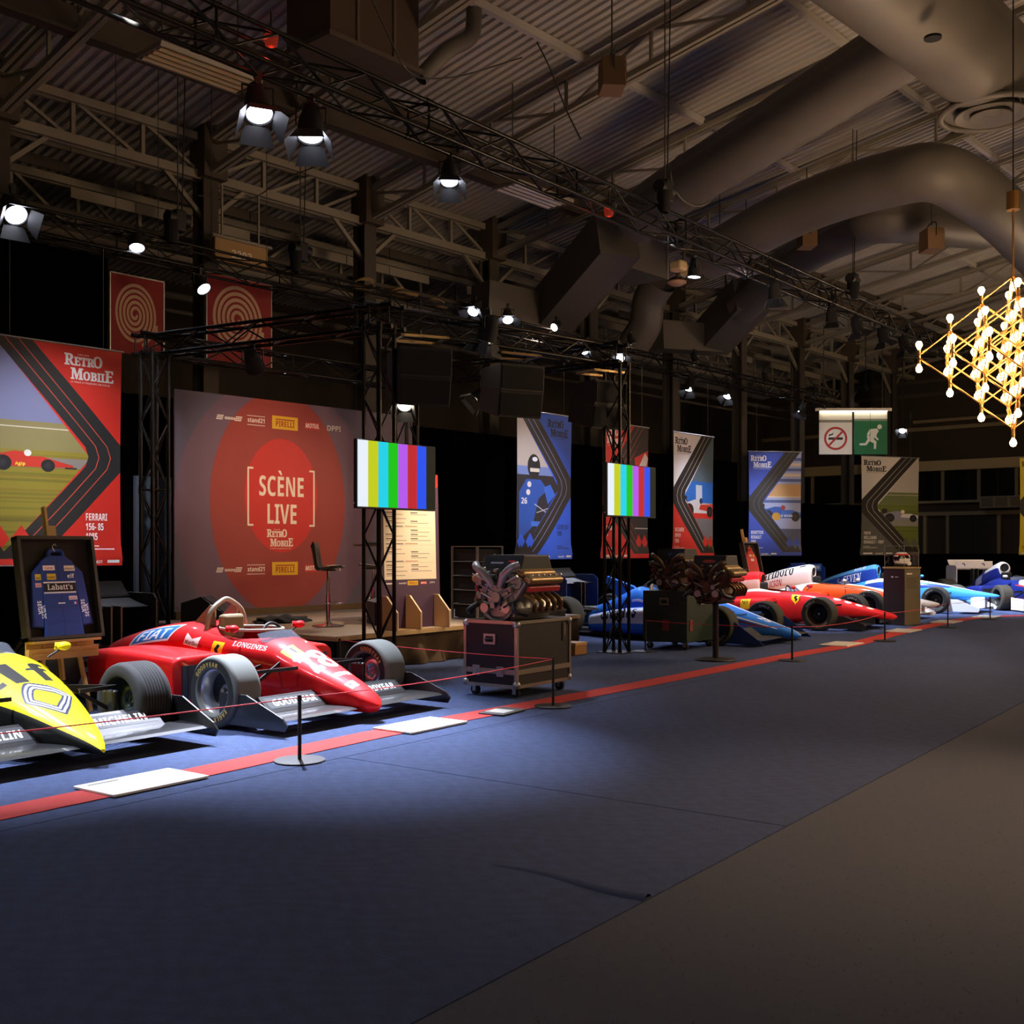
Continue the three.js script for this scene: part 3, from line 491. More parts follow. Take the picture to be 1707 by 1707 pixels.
{ // no-smoking and exit signs under a strip light
  const c = at(1422, 683, { d: 38 }), t = thing('safety_sign', 'hanging pair of panels, no smoking and green running man, under a strip light', 'sign', c, Math.atan2(-0.72, -0.1) + Math.PI / 2 + 2.45);
  t.lookAt(c.x - FWD.x * 10 + 0.6, c.y, c.z - FWD.z * 10 - 0.6);
  const L = canvas(256, 332, (x, w, h) => { rect(x, '#efe9d8', 0, 0, w, h); rect(x, '#8b8a80', 0, 64, w, 20); x.strokeStyle = '#b8332f'; x.lineWidth = 17; x.beginPath(); x.arc(128, 208, 82, 0, 7); x.stroke(); rect(x, '#1c1a18', 72, 200, 112, 18); poly(x, '#1c1a18', [[72, 192], [78, 176], [100, 172], [112, 158], [106, 180], [86, 186]]); line(x, '#b8332f', 16, [[70, 268], [186, 150]]); });
  const R = canvas(256, 332, (x, w, h) => { rect(x, '#0f7a4b', 0, 0, w, h); rect(x, '#e6e6d6', 0, 0, w, 56); rect(x, '#7f8d80', 0, 56, w, 16); const k = '#eef2e2'; disc(x, k, 196, 118, 18); poly(x, k, [[120, 136], [176, 130], [190, 150], [150, 214], [172, 232], [168, 290], [150, 290], [152, 246], [118, 230], [92, 262], [40, 262], [40, 246], [84, 244], [128, 168], [112, 184], [112, 210], [98, 206], [100, 168]]); poly(x, k, [[176, 150], [172, 196], [190, 214], [182, 224], [160, 206], [164, 160]]); });
  obj('panel', bx(1.12, 1.46, 0.05, -0.6, -0.8, 0), std(0xffffff, 0.6, 0, { map: L }), t); obj('panel', bx(1.12, 1.46, 0.05, 0.6, -0.8, 0), std(0xffffff, 0.6, 0, { map: R }), t);
  obj('strip_light_case', bx(2.6, 0.1, 0.14, 0, 0.0, 0), M.alu, t);
  obj('tube', bx(2.3, 0.02, 0.05, 0, -0.056, 0.05), new THREE.MeshStandardMaterial({ color: 0x333333, emissive: 0xfff4dc, emissiveIntensity: 5 }), t);
  const l = new THREE.RectAreaLight(0xfff2da, 5, 2.3, 0.08); l.name = 'strip_glow'; l.position.set(0, -0.08, 0.1); l.lookAt(V(0, -2, 0.1)); l.rotation.set(-Math.PI / 2, 0, 0); t.add(l);
  bar(t, 'hanger_rod', V(-1, 0, 0), V(-1, 2.9, 0), 0.015, M.steel); bar(t, 'hanger_rod', V(1, 0, 0), V(1, 2.9, 0), 0.015, M.steel);
}

// ---------------------------------------------------------------- printed banners
function bannerTex(o) {
  return canvas(560, 1024, (x, w, h) => {
    const P = (k) => (o.flip ? w - k : k), pts = (a) => a.map(([p, q]) => [P(p), q]);
    rect(x, o.color, 0, 0, w, h); if (o.low) poly(x, o.low, pts([[w, h * 0.56], [w, h], [0, h], [0, h * 0.56]]));
    x.save(); x.beginPath(); pts([[0, 0], [14, 0], [420, 520], [14, 1024], [0, 1024]]).forEach((p, i) => (i ? x.lineTo(...p) : x.moveTo(...p))); x.closePath(); x.clip(); o.photo(x, w, h, P); x.restore();
    const band = (a, b, c) => poly(x, c, pts([[a, 0], [a + 388, 470], [a + 402, 515], [a + 388, 560], [a, h], [b, h], [b + 388, 580], [b + 402, 515], [b + 388, 450], [b, 0]]));
    band(10, 172, '#262420');
    for (const k of [62, 116]) line(x, o.stripe, 4, pts([[k, 0], [k + 382, 462], [k + 398, 515], [k + 382, 568], [k, h]]));
    const dia = (a, b, c) => poly(x, c, pts([[a, b - 62], [a + 40, b], [a, b + 62], [a - 40, b]]));
    const dc = o.low || o.color; rect(x, dc, o.flip ? w - 175 : 0, 0, 0, 0); dia(45, 900, dc); dia(130, 900, dc); dia(45, 985, '#262420'); dia(130, 985, '#262420'); rect(x, dc, 0, h - 34, w, 34);
    title(x, o.flip ? 20 : 306, 92, 64, o.ink);
    o.lines.forEach((s, i) => txt(x, s, o.flip ? 24 : 396, 812 + i * 46, 46, o.ink2 || o.ink, { sx: 0.55 }));
    rect(x, o.ink2 || o.ink, o.flip ? 24 : 396, 944, 130, 5); rect(x, o.ink2 || o.ink, o.flip ? 24 : 396, 930, 60, 4);
    rect(x, '#e9e6de', o.flip ? 30 : 230, h - 26, 84, 14); txt(x, 'stand21', o.flip ? 140 : 400, h - 11, 20, '#e9e6de', { sx: 0.9 }); rect(x, '#e9e6de', o.flip ? 236 : 490, h - 26, 56, 14);
  });
}
// a small open-wheel racing car for the printed pictures
function printCar(x, px, py, s, body, o = {}) {
  x.save(); x.translate(px, py); x.scale((o.mirror ? -1 : 1) * s, s);
  poly(x, o.dark || '#1d1c1e', [[-150, -66], [-118, -66], [-118, -34], [-150, -34]]);
  poly(x, body, [[-140, -8], [-130, -34], [-60, -52], [-28, -50], [-20, -34], [40, -34], [150, -4], [150, 4], [40, 8], [-140, 8]]);
  if (o.second) poly(x, o.second, [[-20, -30], [40, -32], [150, -4], [60, 0], [-30, -8]]);
  disc(x, o.helmet || '#e8e0d0', -14, -46, 13); disc(x, '#191919', -100, -4, 30); disc(x, '#2b2b2b', -100, -4, 13); disc(x, '#191919', 58, 0, 25); disc(x, '#2b2b2b', 58, 0, 11);
  rect(x, o.dark || '#1d1c1e', 120, 4, 44, 6); if (o.text) txt(x, o.text, -58, 2, 17, o.ink || '#f0e030', {});
  x.restore();
}
const field = (sky, mid, grass) => (x, w, h) => { rect(x, sky, 0, 0, w, 370); rect(x, mid, 0, 370, w, 150); rect(x, grass, 0, 500, w, 520); for (let i = 0; i < 70; i++) rect(x, `rgba(${40 + rnd(0, 60) | 0},${40 + rnd(0, 50) | 0},20,0.16)`, 0, rnd(500, 1000), w, rnd(2, 12)); rect(x, 'rgba(240,235,220,0.7)', 0, 395, w, 5); };
const BAN = [
  { n: 'red hanging banner at the far left with a red racing car picture', color: '#d32a1a', ink: '#f4ece0', stripe: '#d24a34', lines: ['FERRARI', '156- 85', '1985'], photo: (x, w, h, P) => { field('#7c7c98', '#8d7f4c', '#8f7f22')(x, w, h); rect(x, '#8a8074', 0, 530, w, 46); printCar(x, P(170), 566, 1.15, '#c8301c', { text: 'Agip' }); } },
  { n: 'blue hanging banner with a driver in blue overalls and number 26', color: '#2b5fd6', ink: '#16161c', stripe: '#8d9bd8', lines: ['LIGIER JS31', '1988'], photo: (x, w, h) => { rect(x, '#b3a79b', 0, 0, w, 400); rect(x, '#6f83b8', 0, 380, w, 60); rect(x, '#23232a', 0, 440, w, 600); disc(x, '#16181f', 165, 380, 62, 84); disc(x, '#d9dbe2', 175, 330, 26, 16); rect(x, '#cfc7b4', 128, 392, 92, 26); poly(x, '#214f9e', [[20, 560], [90, 470], [230, 470], [300, 540], [210, 600], [150, 800], [20, 900]]); disc(x, '#d8cfc4', 120, 505, 20); disc(x, '#d8cfc4', 110, 560, 20); txt(x, '26', 40, 640, 56, '#e7e2d6'); poly(x, '#2c64c4', [[260, 520], [330, 500], [380, 570], [300, 640]]); line(x, '#b9b9c0', 7, [[170, 640], [330, 720]]); line(x, '#b9b9c0', 6, [[190, 700], [330, 660]]); rect(x, '#3d6fc9', 140, 760, 150, 34); } },
  { n: 'red hanging banner behind the smaller test-pattern screen', flip: true, color: '#c62522', ink: '#f1e6dc', stripe: '#c4564a', lines: ['FERRARI', '199'], photo: (x, w, h) => { rect(x, '#2a2522', 0, 0, w, h); poly(x, '#d8392d', [[380, 250], [560, 180], [560, 560], [420, 520]]); poly(x, '#e9e4dc', [[360, 420], [520, 200], [560, 240], [470, 520]]); disc(x, '#1c1a1c', 440, 430, 60, 90); rect(x, '#b5b0a8', 380, 790, 180, 8); } },
  { n: 'hanging banner white above and red below with a white and red car', flip: true, color: '#f0ece4', low: '#df3429', ink: '#17161a', ink2: '#f2e9de', stripe: '#e9e2d8', lines: ['MCLAREN', 'MP4/9', '1994'], photo: (x, w, h, P) => { rect(x, '#5c6f77', 0, 0, w, 400); rect(x, '#2f74c8', 0, 390, w, 180); rect(x, '#d3d9de', 300, 420, 90, 150); rect(x, '#7d7a78', 0, 700, w, 180); rect(x, '#4c6a2a', 0, 880, w, 140); printCar(x, 400, 640, 1.9, '#ded9d2', { second: '#d8402c', helmet: '#2a3a66' }); } },
  { n: 'royal blue hanging banner with a blue racing car at the right', flip: true, color: '#3550b4', ink: '#e9e9ee', stripe: '#5a5b60', lines: ['BENETTON', 'RENAULT', '1995'], photo: (x, w, h, P) => { rect(x, '#9fa8c8', 0, 0, w, h); for (let k = 0; k < 9; k++) rect(x, k % 2 ? '#d9c3a2' : '#4e5f92', 0, 60 + k * 52, w, 28); rect(x, '#c79b63', 0, 320, w, 120); rect(x, '#4c5570', 0, 760, w, 260); printCar(x, 390, 640, 1.9, '#2c56a8', { helmet: '#a33a30', text: 'MILD SEVEN', ink: '#e9eef6', second: '#3b6cc4' }); disc(x, '#c9962e', 290, 640, 46, 40); } },
  { n: 'grey and white hanging banner with green track picture behind the helmet plinth', flip: true, color: '#dedad0', low: '#5a5a50', ink: '#1c1b1c', ink2: '#e4e1d6', stripe: '#cfcbbd', lines: ['FW19', 'WILLIAMS', 'RENAULT - 1997'], photo: (x, w, h, P) => { field('#b9b5ac', '#6d7a4c', '#68762c')(x, w, h); rect(x, '#8d8b84', 0, 600, w, 120); printCar(x, 420, 640, 1.5, '#8c8ca0', { second: '#d8d6d2' }); } },
  { n: 'bright yellow hanging banner cut by the right edge of the picture', flip: true, color: '#d8c21e', ink: '#1c1b1c', stripe: '#8d8430', lines: [], photo: (x, w, h) => { rect(x, '#c8b41c', 0, 0, w, h); printCar(x, 400, 620, 1.7, '#e6cf20', {}); } },
];
const BH = 3.2, BTOP = 4.42;
function banner(b, p0, p1) {
  const w = p0.distanceTo(p1), t = thing('hanging_banner', b.n, 'banner', p0.clone().add(p1).multiplyScalar(0.5).setY(BTOP - BH), Math.atan2(-(p1.z - p0.z), p1.x - p0.x));
  const g = new THREE.PlaneGeometry(w, BH, 18, 30), q = g.attributes.position;
  for (let i = 0; i < q.count; i++) { const u = q.getX(i) / w, v = q.getY(i) / BH + 0.5; q.setZ(i, 0.03 * Math.sin(u * 6 + 1) * (1 - v) + 0.05 * Math.exp(-(((v - 0.03) / 0.05) ** 2)) * Math.sin(u * 2.4)); q.setX(i, q.getX(i) * (1 - 0.02 * Math.sin(v * Math.PI))); }
  g.computeVertexNormals(); const back = g.clone().translate(0, 0, -0.004);
  obj('printed_cloth', g.translate(0, BH / 2, 0), std(0xffffff, 0.55, 0, { map: bannerTex(b), side: THREE.DoubleSide }), t); obj('back_cloth', back.translate(0, BH / 2, 0), std(0xbdb8ae, 0.8, 0, { side: THREE.DoubleSide }), t);
  bar(t, 'top_rod', V(-w / 2 - 0.03, BH, 0), V(w / 2 + 0.03, BH, 0), 0.014, M.alu); bar(t, 'bottom_rod', V(-w / 2, 0.01, 0), V(w / 2, 0.01, 0), 0.012, M.alu);
  for (const s of [-0.35, 0.35]) bar(t, 'hanger_wire', V(s * w, BH, 0), V(s * w, BH + 1.5, 0), 0.005, M.steel);
}
const bz = (x) => backT(x).z + 0.02, onLine = (px) => { let x = 10; for (let i = 0; i < 40; i++) x = at(px, 900, { z: bz(x) }).x; return V(x, 0, bz(x)); };
{ const r = onLine(203); banner(BAN[0], V(r.x - 1.98, 0, r.z - 0.17), r); }
banner(BAN[1], onLine(862), onLine(953)); banner(BAN[2], onLine(1005), onLine(1081)); banner(BAN[3], onLine(1123), onLine(1189.5));
banner(BAN[4], at(1248, 911, { d: 34 }), at(1336, 911, { d: 34.3 })); banner(BAN[5], at(1436, 911, { d: 35.7 }), at(1532, 911, { d: 36.6 })); banner(BAN[6], at(1700, 911, { d: 36.5 }), at(1790, 911, { d: 36.5 }));

// ---------------------------------------------------------------- the stage
const SX0 = 9.25, SX1 = 14.5, SZ0 = -9.25, SZ1 = -13.25, SH = 0.45;
{
  const st = thing('stage', 'low stage platform with greyish boards and a black and brown skirt', 'stage', V(SX0, 0, SZ1));
  const L = SX1 - SX0, D = SZ0 - SZ1, deck = noise(256, (u, v, r) => { const f = 0.9 + 0.2 * r + 0.05 * Math.sin(u * 90); return [150 * f, 132 * f, 112 * f]; }, { repeat: [2, 2] });
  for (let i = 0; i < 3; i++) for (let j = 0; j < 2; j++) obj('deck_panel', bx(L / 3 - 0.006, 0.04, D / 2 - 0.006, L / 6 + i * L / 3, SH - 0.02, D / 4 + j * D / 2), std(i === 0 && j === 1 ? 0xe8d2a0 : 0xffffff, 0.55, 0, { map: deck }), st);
  obj('edge_rail', [bx(L, 0.05, 0.02, L / 2, SH - 0.03, D + 0.01), bx(0.02, 0.05, D, -0.01, SH - 0.03, D / 2)], std(0xbf9f6c, 0.6), st);
  const skirt = (a, b, name, m) => { const n = 60, pos = [], idx = [], d = b.clone().sub(a), s = V(-d.z, 0, d.x).normalize(); for (let i = 0; i <= n; i++) for (let j = 0; j <= 6; j++) { const p = a.clone().addScaledVector(d, i / n).addScaledVector(s, -(0.03 + (0.05 * Math.sin(i * 1.1) + 0.04 * Math.sin(i * 0.37 + j * 0.6)) * (0.25 + 0.75 * (1 - j / 6)))); pos.push(p.x, 0.01 + (SH - 0.07) * j / 6, p.z); if (i && j) { const q = i * 7 + j; idx.push(q, q - 1, q - 8, q, q - 8, q - 7); } } const g = new THREE.BufferGeometry(); g.setAttribute('position', new THREE.Float32BufferAttribute(pos, 3)); g.setIndex(idx); g.computeVertexNormals(); return obj(name, g, m, st); };
  skirt(V(0.75, 0, D), V(L, 0, D), 'brown_skirt', std(0x4a3822, 0.9, 0, { side: THREE.DoubleSide })); obj('black_skirt', [bx(0.75, SH - 0.06, 0.02, 0.375, SH / 2 - 0.03, D - 0.02), bx(0.02, SH - 0.06, D, 0.01, SH / 2 - 0.03, D / 2)], M.matt, st);
  obj('support_leg', [[0.1, 0.1], [L - 0.1, 0.1], [L - 0.1, D - 0.2], [0.1, D - 0.2]].map(([x, z]) => bx(0.06, SH - 0.04, 0.06, x, SH / 2 - 0.02, z)), M.steel, st);
}
{ // printed backdrop, aligned with the hall
  const a = at(290, 1034, { z: -13.15 }), dirx = V(HC, 0, HS), w = 4.6, h = 3.27, t = thing('stage_backdrop', 'mauve stage backdrop printed with red circles and a SCÈNE LIVE logo', 'backdrop', a.clone().setY(SH + 0.02).addScaledVector(dirx, w / 2), HTURN);
  const tex = canvas(1400, 1000, (x, W, Hh) => {
    rect(x, '#5c5262', 0, 0, W, Hh);
    disc(x, 'rgba(196,70,80,0.16)', 560, 520, 560, 620); disc(x, '#96372e', 560, 480, 385, 520); disc(x, '#c5281f', 566, 445, 208, 268);
    const logos = (y) => { const c = '#e8d9c8'; for (const [q, r] of [[214, 34], [312, 34]]) for (let k = 0; k < 3; k++) rect(x, c, q - k * 3, y - 20 + k * 8, r, 5); for (let k = 0; k < 7; k++) rect(x, c, 254 + k * 8, y - 14, 5, 12); line(x, c, 3, [[372, y - 30], [470, y - 30]]); txt(x, 'stand21', 374, y, 28, c, { sx: 0.92 }); line(x, c, 3, [[372, y + 12], [470, y + 12]]); rect(x, '#e0ab14', 510, y - 42, 148, 62); txt(x, 'PIRELLI', 584, y + 8, 38, '#a4301c', { align: 'center', sx: 0.8 }); line(x, '#a4301c', 5, [[530, y - 26], [640, y - 26]]); rect(x, '#c0322a', 700, y - 28, 86, 36); txt(x, 'MOTUL', 743, y, 30, '#f2e2d4', { align: 'center', sx: 0.8, skew: -0.15 }); txt(x, 'DPPI', 832, y + 4, 34, c, { style: 'normal', sx: 1.2 }); };
    logos(112); logos(800);
    txt(x, 'SCÈNE', 566, 448, 130, '#ecd9c2', { align: 'center', sx: 0.66 }); txt(x, 'LIVE', 566, 578, 130, '#ecd9c2', { align: 'center', sx: 0.66 });
    line(x, '#ecd9c2', 9, [[406, 322], [378, 322], [378, 585], [406, 585]]); line(x, '#ecd9c2', 9, [[726, 322], [754, 322], [754, 585], [726, 585]]); title(x, 480, 640, 44, '#ecd9c2');
  });
  obj('printed_cloth', bx(w, h, 0.02, 0, h / 2, 0), std(0xffffff, 0.6, 0, { map: tex }), t); obj('bottom_board', bx(w, 0.1, 0.06, 0, 0.05, 0.03), std(0x5a4326, 0.7), t);
  for (const s of [-1, 0, 1]) obj('back_post', bx(0.05, h, 0.05, s * w * 0.48, h / 2, -0.04), M.black, t);
}
{ // programme board with plywood feet
  const a = at(734, 1049, { y: SH }), w = 0.98, t = thing('programme_board', 'tall purple and cream programme board standing on plywood feet', 'board', V(a.x, SH, -9.5), HTURN * 1.6), h = 2.0;
  const tex = canvas(512, 1312, (x, W, Hh) => {
    rect(x, '#4c3247', 0, 0, W, Hh); disc(x, '#c5281f', 424, 52, 104, 86); rect(x, '#4c3247', 0, 130, W, 8); txt(x, 'PROGRAMME', 290, 82, 58, '#efe4d4', { align: 'right', sx: 0.62 }); txt(x, 'SCÈNE', 424, 52, 44, '#f0dcc4', { align: 'center', sx: 0.66 }); txt(x, 'LIVE', 424, 96, 44, '#f0dcc4', { align: 'center', sx: 0.66 });
    line(x, '#f0dcc4', 4, [[372, 14], [362, 14], [362, 102], [372, 102]]); line(x, '#f0dcc4', 4, [[476, 14], [486, 14], [486, 102], [476, 102]]);
    rect(x, '#f2e2c0', 30, 138, W - 60, 764); let y = 166;
    for (let k = 0; k < 5; k++) { rect(x, '#b4a58a', 44, y, W - 90, 2); rect(x, '#7b6e58', 46, y - 14, 150, 9); rect(x, '#c0805a', 210, y - 14, 110, 7); for (let j = 0; j < 3; j++) for (const c of [48, 262]) { if ((k + j * 2 + c) % 5 === 0) continue; rect(x, '#6b5a4a', c, y + 18 + j * 36, 62, 9); rect(x, '#a5977f', c, y + 35 + j * 36, 130 + (j * 31 + k * 17) % 50, 6); } y += 148; }
    rect(x, '#e9e0da', 36, 928, 90, 12); txt(x, 'stand21', 150, 940, 20, '#e9e0da', { sx: 0.9 }); rect(x, '#e0ab14', 226, 914, 92, 38); txt(x, 'PIRELLI', 272, 942, 24, '#8a2a18', { align: 'center', sx: 0.8 }); rect(x, '#c0322a', 340, 922, 56, 24); txt(x, 'MOTUL', 368, 941, 19, '#f2e2d4', { align: 'center', sx: 0.75 }); txt(x, 'DPPI', 420, 941, 22, '#e9e0da', { style: 'normal' });
  });
  const f = obj('printed_panel', bx(w, h, 0.025, 0, h / 2, 0), std(0xffffff, 0.6, 0, { map: tex }), t); f.rotation.x = -0.03;
  for (const s of [-0.46, -0.08, 0.4]) obj('plywood_foot', extrude([[0, 0], [0.3, 0], [0.3, 0.22], [0.08, 0.42], [0, 0.42]], 0.02, 0.002).rotateY(-Math.PI / 2).translate(s, 0, 0.01), M.ply, t);
}
function stool(label, p, turn, tone) {
  const t = thing('bar_stool', label, 'stool', p, turn, 'bar stools on the stage'), s = std(tone, 0.4);
  obj('base', lathe([[0.001, 0], [0.21, 0], [0.21, 0.012], [0.06, 0.035], [0.03, 0.06], [0.001, 0.06]], 32), M.chrome, t);
  obj('column', [cyl(0.028, 0.028, V(0, 0.05, 0), V(0, 0.42, 0), 16), cyl(0.018, 0.018, V(0, 0.42, 0), V(0, 0.74, 0), 16)], M.chrome, t);
  obj('footrest', [new THREE.TorusGeometry(0.12, 0.011, 8, 24).rotateX(Math.PI / 2).translate(0.08, 0.3, 0), cyl(0.035, 0.035, V(0, 0.27, 0), V(0, 0.33, 0), 14)], M.chrome, t);
  const n = 16, pos = [], idx = [];                               // a moulded shell: seat curving up into a low back
  for (let i = 0; i <= n; i++) for (let j = 0; j <= 12; j++) { const u = i / n, v = j / 12 - 0.5, a = u < 0.55 ? 0 : (u - 0.55) / 0.45, x = 0.2 - 0.36 * Math.min(u / 0.6, 1) - 0.07 * a, y = 0.76 + 0.02 * Math.cos(u * 5) + 0.28 * a * a * (3 - 2 * a) + 0.1 * v * v * (1 + 2 * a), wd = 0.4 * (1 - 0.25 * Math.abs(u - 0.45)); pos.push(x + (a > 0 ? 0.25 * v * v : 0), y, v * wd); if (i && j) { const q = i * 13 + j; idx.push(q, q - 1, q - 14, q, q - 14, q - 13); } }
  const g = new THREE.BufferGeometry(); g.setAttribute('position', new THREE.Float32BufferAttribute(pos, 3)); g.setIndex(idx); g.computeVertexNormals();
  const g2 = g.clone().translate(0.004, -0.014, 0); s.side = THREE.DoubleSide; obj('seat_shell', [g, g2], s, t); obj('seat_plate', bx(0.16, 0.02, 0.16, 0.02, 0.74, 0), M.black, t);
}
stool('black bar stool with a folded paper on its seat, standing alone on the stage', at(547, 1044, { y: SH }), -0.94, 0x141414);
tag(obj('folded_paper', rb(0.2, 0.01, 0.14, 0.004, 0, 0, 0, 1).translate(...at(547, 1044, { y: SH }).add(V(0.04, 0.8, 0.02)))), 'folded cream paper lying on the seat of the lone black bar stool', 'paper').material = M.ply;
stool('brown bar stool behind the stage corner tower', at(622, 1034, { y: SH }), 2.3, 0x5a4a38); stool('beige bar stool half hidden by the programme board', at(668, 1036, { y: SH }), 3.4, 0x8a7a64);
{
  const p = at(636, 1028, { y: SH }), t = thing('bar_table', 'high bar table with a dark round top behind the stage corner tower', 'table', p);
  obj('base', lathe([[0.001, 0], [0.24, 0], [0.24, 0.014], [0.05, 0.03], [0.001, 0.03]], 32), M.chrome, t); obj('column', cyl(0.035, 0.035, V(0, 0.02, 0), V(0, 1.06, 0), 16), M.chrome, t); obj('top', new THREE.CylinderGeometry(0.42, 0.41, 0.03, 40).translate(0, 1.07, 0), std(0x4d4030, 0.35), t);
  const lt = thing('laptop', 'dark flat laptop lying on the high bar table', 'laptop', p.clone().add(V(-0.2, 1.085, 0.1)), 0.4); obj('base', rb(0.34, 0.018, 0.24, 0.006, 0, 0.009, 0), M.black, lt); obj('lid', rb(0.34, 0.008, 0.24, 0.004, 0, 0.023, 0), std(0x1b1c1f, 0.3, 0.5), lt);
}
function wedge(label, p, turn) { const t = thing('floor_monitor', label, 'speaker', p, turn); obj('cabinet', extrude([[-0.27, 0], [0.27, 0], [0.27, 0.16], [-0.02, 0.38], [-0.27, 0.3]], 0.5, 0.012).translate(0, 0, -0.25), M.black, t); obj('grille', bx(0.34, 0.012, 0.46, 0.135, 0.285, 0, 0, 0, -0.65), std(0x19191a, 0.9), t); }
wedge('black wedge monitor speaker on the stage behind the red car roll hoop', at(345, 1042, { y: SH }), -0.9); wedge('black wedge monitor speaker behind the stage corner tower', at(652, 1040, { y: SH }), -0.6);
{ // crumpled black cloth on the stage edge
  const p = at(470, 1037, { y: SH }), g = new THREE.SphereGeometry(0.3, 28, 14), q = g.attributes.position; for (let i = 0; i < q.count; i++) { const x = q.getX(i), y = q.getY(i), z = q.getZ(i), k = 1 + 0.18 * Math.sin(x * 30 + z * 17) * Math.cos(y * 22 + x * 9); q.setXYZ(i, x * k * 1.5, Math.max(0, y) * 0.32 * k, z * k); }
  g.computeVertexNormals(); const c = tag(obj('black_cloth', g, M.drape), 'crumpled black cloth lying on the left part of the stage', 'cloth'); c.position.copy(p);
}
{ // amplifier rack
  const p = at(792, 1000, { z: -9.95 }).setY(SH), t = thing('amplifier_rack', 'open rack of dark amplifiers behind the silver engine', 'rack', V(p.x + 0.05, SH, -9.95), -0.1);
  for (const [x, z] of [[-0.26, 0.25], [0.26, 0.25], [-0.26, -0.25], [0.26, -0.25]]) obj('rail', bx(0.03, 1.05, 0.03, x, 0.525, z), M.alu, t);
  for (let k = 0; k < 5; k++) { const a = obj('amplifier', rb(0.48, 0.17, 0.46, 0.008, 0, 0.11 + k * 0.205, 0), M.black, t); obj('shelf', bx(0.55, 0.014, 0.52, 0, 0.012 + k * 0.205, 0), M.alu, t); obj('dial', cyl(0.016, 0.016, V(0.12, 0.11 + k * 0.205, 0.23), V(0.12, 0.11 + k * 0.205, 0.245), 12), M.alu, a); if (k < 2) obj('display', bx(0.12, 0.03, 0.006, -0.08, 0.13 + k * 0.205, 0.232), new THREE.MeshStandardMaterial({ color: 0x0a1420, emissive: 0x4a8fd0, emissiveIntensity: 0.5 }), a); }
  obj('shelf', bx(0.55, 0.014, 0.52, 0, 1.05, 0), M.alu, t);
}
// hanging loudspeakers
[['hanging black loudspeaker cluster nearest the larger screen', 700, 548, -8.7], ['hanging black loudspeaker cluster left of the blue banner', 856, 575, -8.5], ['hanging black loudspeaker cluster right of the blue banner', 1003, 600, -8.3]].forEach(([n, px, py, z], i) => {
  const p = at(px, py, { z }), t = thing('loudspeaker_cluster', n, 'speaker', p.setY(i === 3 ? 4.36 : 3.9), -0.55 + i * 0.1);
  let y = -0.1, z0 = 0; for (let k = 0; k < 2; k++) { const a = 0.14 * (k + 0.4), b = obj('cabinet', extrude([[-0.3, -0.13], [0.24, -0.16], [0.24, 0.16], [-0.3, 0.13]], 0.62, 0.012).rotateY(-Math.PI / 2).translate(0.31, 0, 0), std(0x050505, 0.7), t); b.position.set(0, y - 0.12, z0); b.rotation.x = a; obj('front_grille', bx(0.6, 0.28, 0.012, 0, 0, 0.26), std(0x080808, 0.95), b); y -= 0.3; z0 -= 0.05 * (k + 1); }
  obj('flying_frame', [bx(0.6, 0.03, 0.04, 0, 0.08, 0.2), bx(0.6, 0.03, 0.04, 0, 0.08, -0.2), bx(0.04, 0.03, 0.44, -0.28, 0.08, 0), bx(0.04, 0.03, 0.44, 0.28, 0.08, 0)], M.gold, t); bar(t, 'hanger', V(0, 0.09, 0), V(0, 0.18, i === 3 ? -0.4 : 0), 0.02, M.black);
});

// ---------------------------------------------------------------- test-pattern screens
function screen(label, p, h) {
  const w = 1.37, t = thing('display_screen', label, 'screen', p);
  const bars = ['#eef6ff', '#c8d21e', '#1fd6ee', '#17c617', '#b95cf0', '#c42a30', '#2a55f2', '#26261c'];
  const tex = canvas(512, 288, (x, W, Hh) => bars.forEach((c, i) => rect(x, c, i * W / 8, 0, W / 8 + 1, Hh)));
  obj('casing', rb(w, h, 0.05, 0.012, 0, h / 2, -0.03), M.black, t);
  obj('display', bx(w - 0.03, h - 0.035, 0.006, 0, h / 2 + 0.005, -0.003), new THREE.MeshPhysicalMaterial({ color: 0x020202, roughness: 0.7, specularIntensity: 0.2, emissive: 0xffffff, emissiveMap: tex, emissiveIntensity: 0.95 }), t);
  const l = new THREE.RectAreaLight(0xcfd4ff, 0.5, w - 0.05, h - 0.05); l.name = 'screen_glow'; l.position.set(0, h / 2, 0.02); l.rotation.y = Math.PI; t.add(l);
  obj('wall_bracket', [bx(0.4, 0.3, 0.04, 0, h / 2, -0.075), bx(0.06, 0.4, 0.1, 0, h / 2, -0.12)], M.black, t); obj('status_light', bx(0.03, 0.01, 0.01, -w / 2 - 0.01, 0.06, -0.03), M.alu, t);
}
screen('larger lit screen with coloured test bars in front of the stage', V(9.64, 1.925, -8.64), 0.78); screen('smaller-looking lit screen with coloured test bars on the second tower', V(13.58, 1.905, -7.78), 0.74);

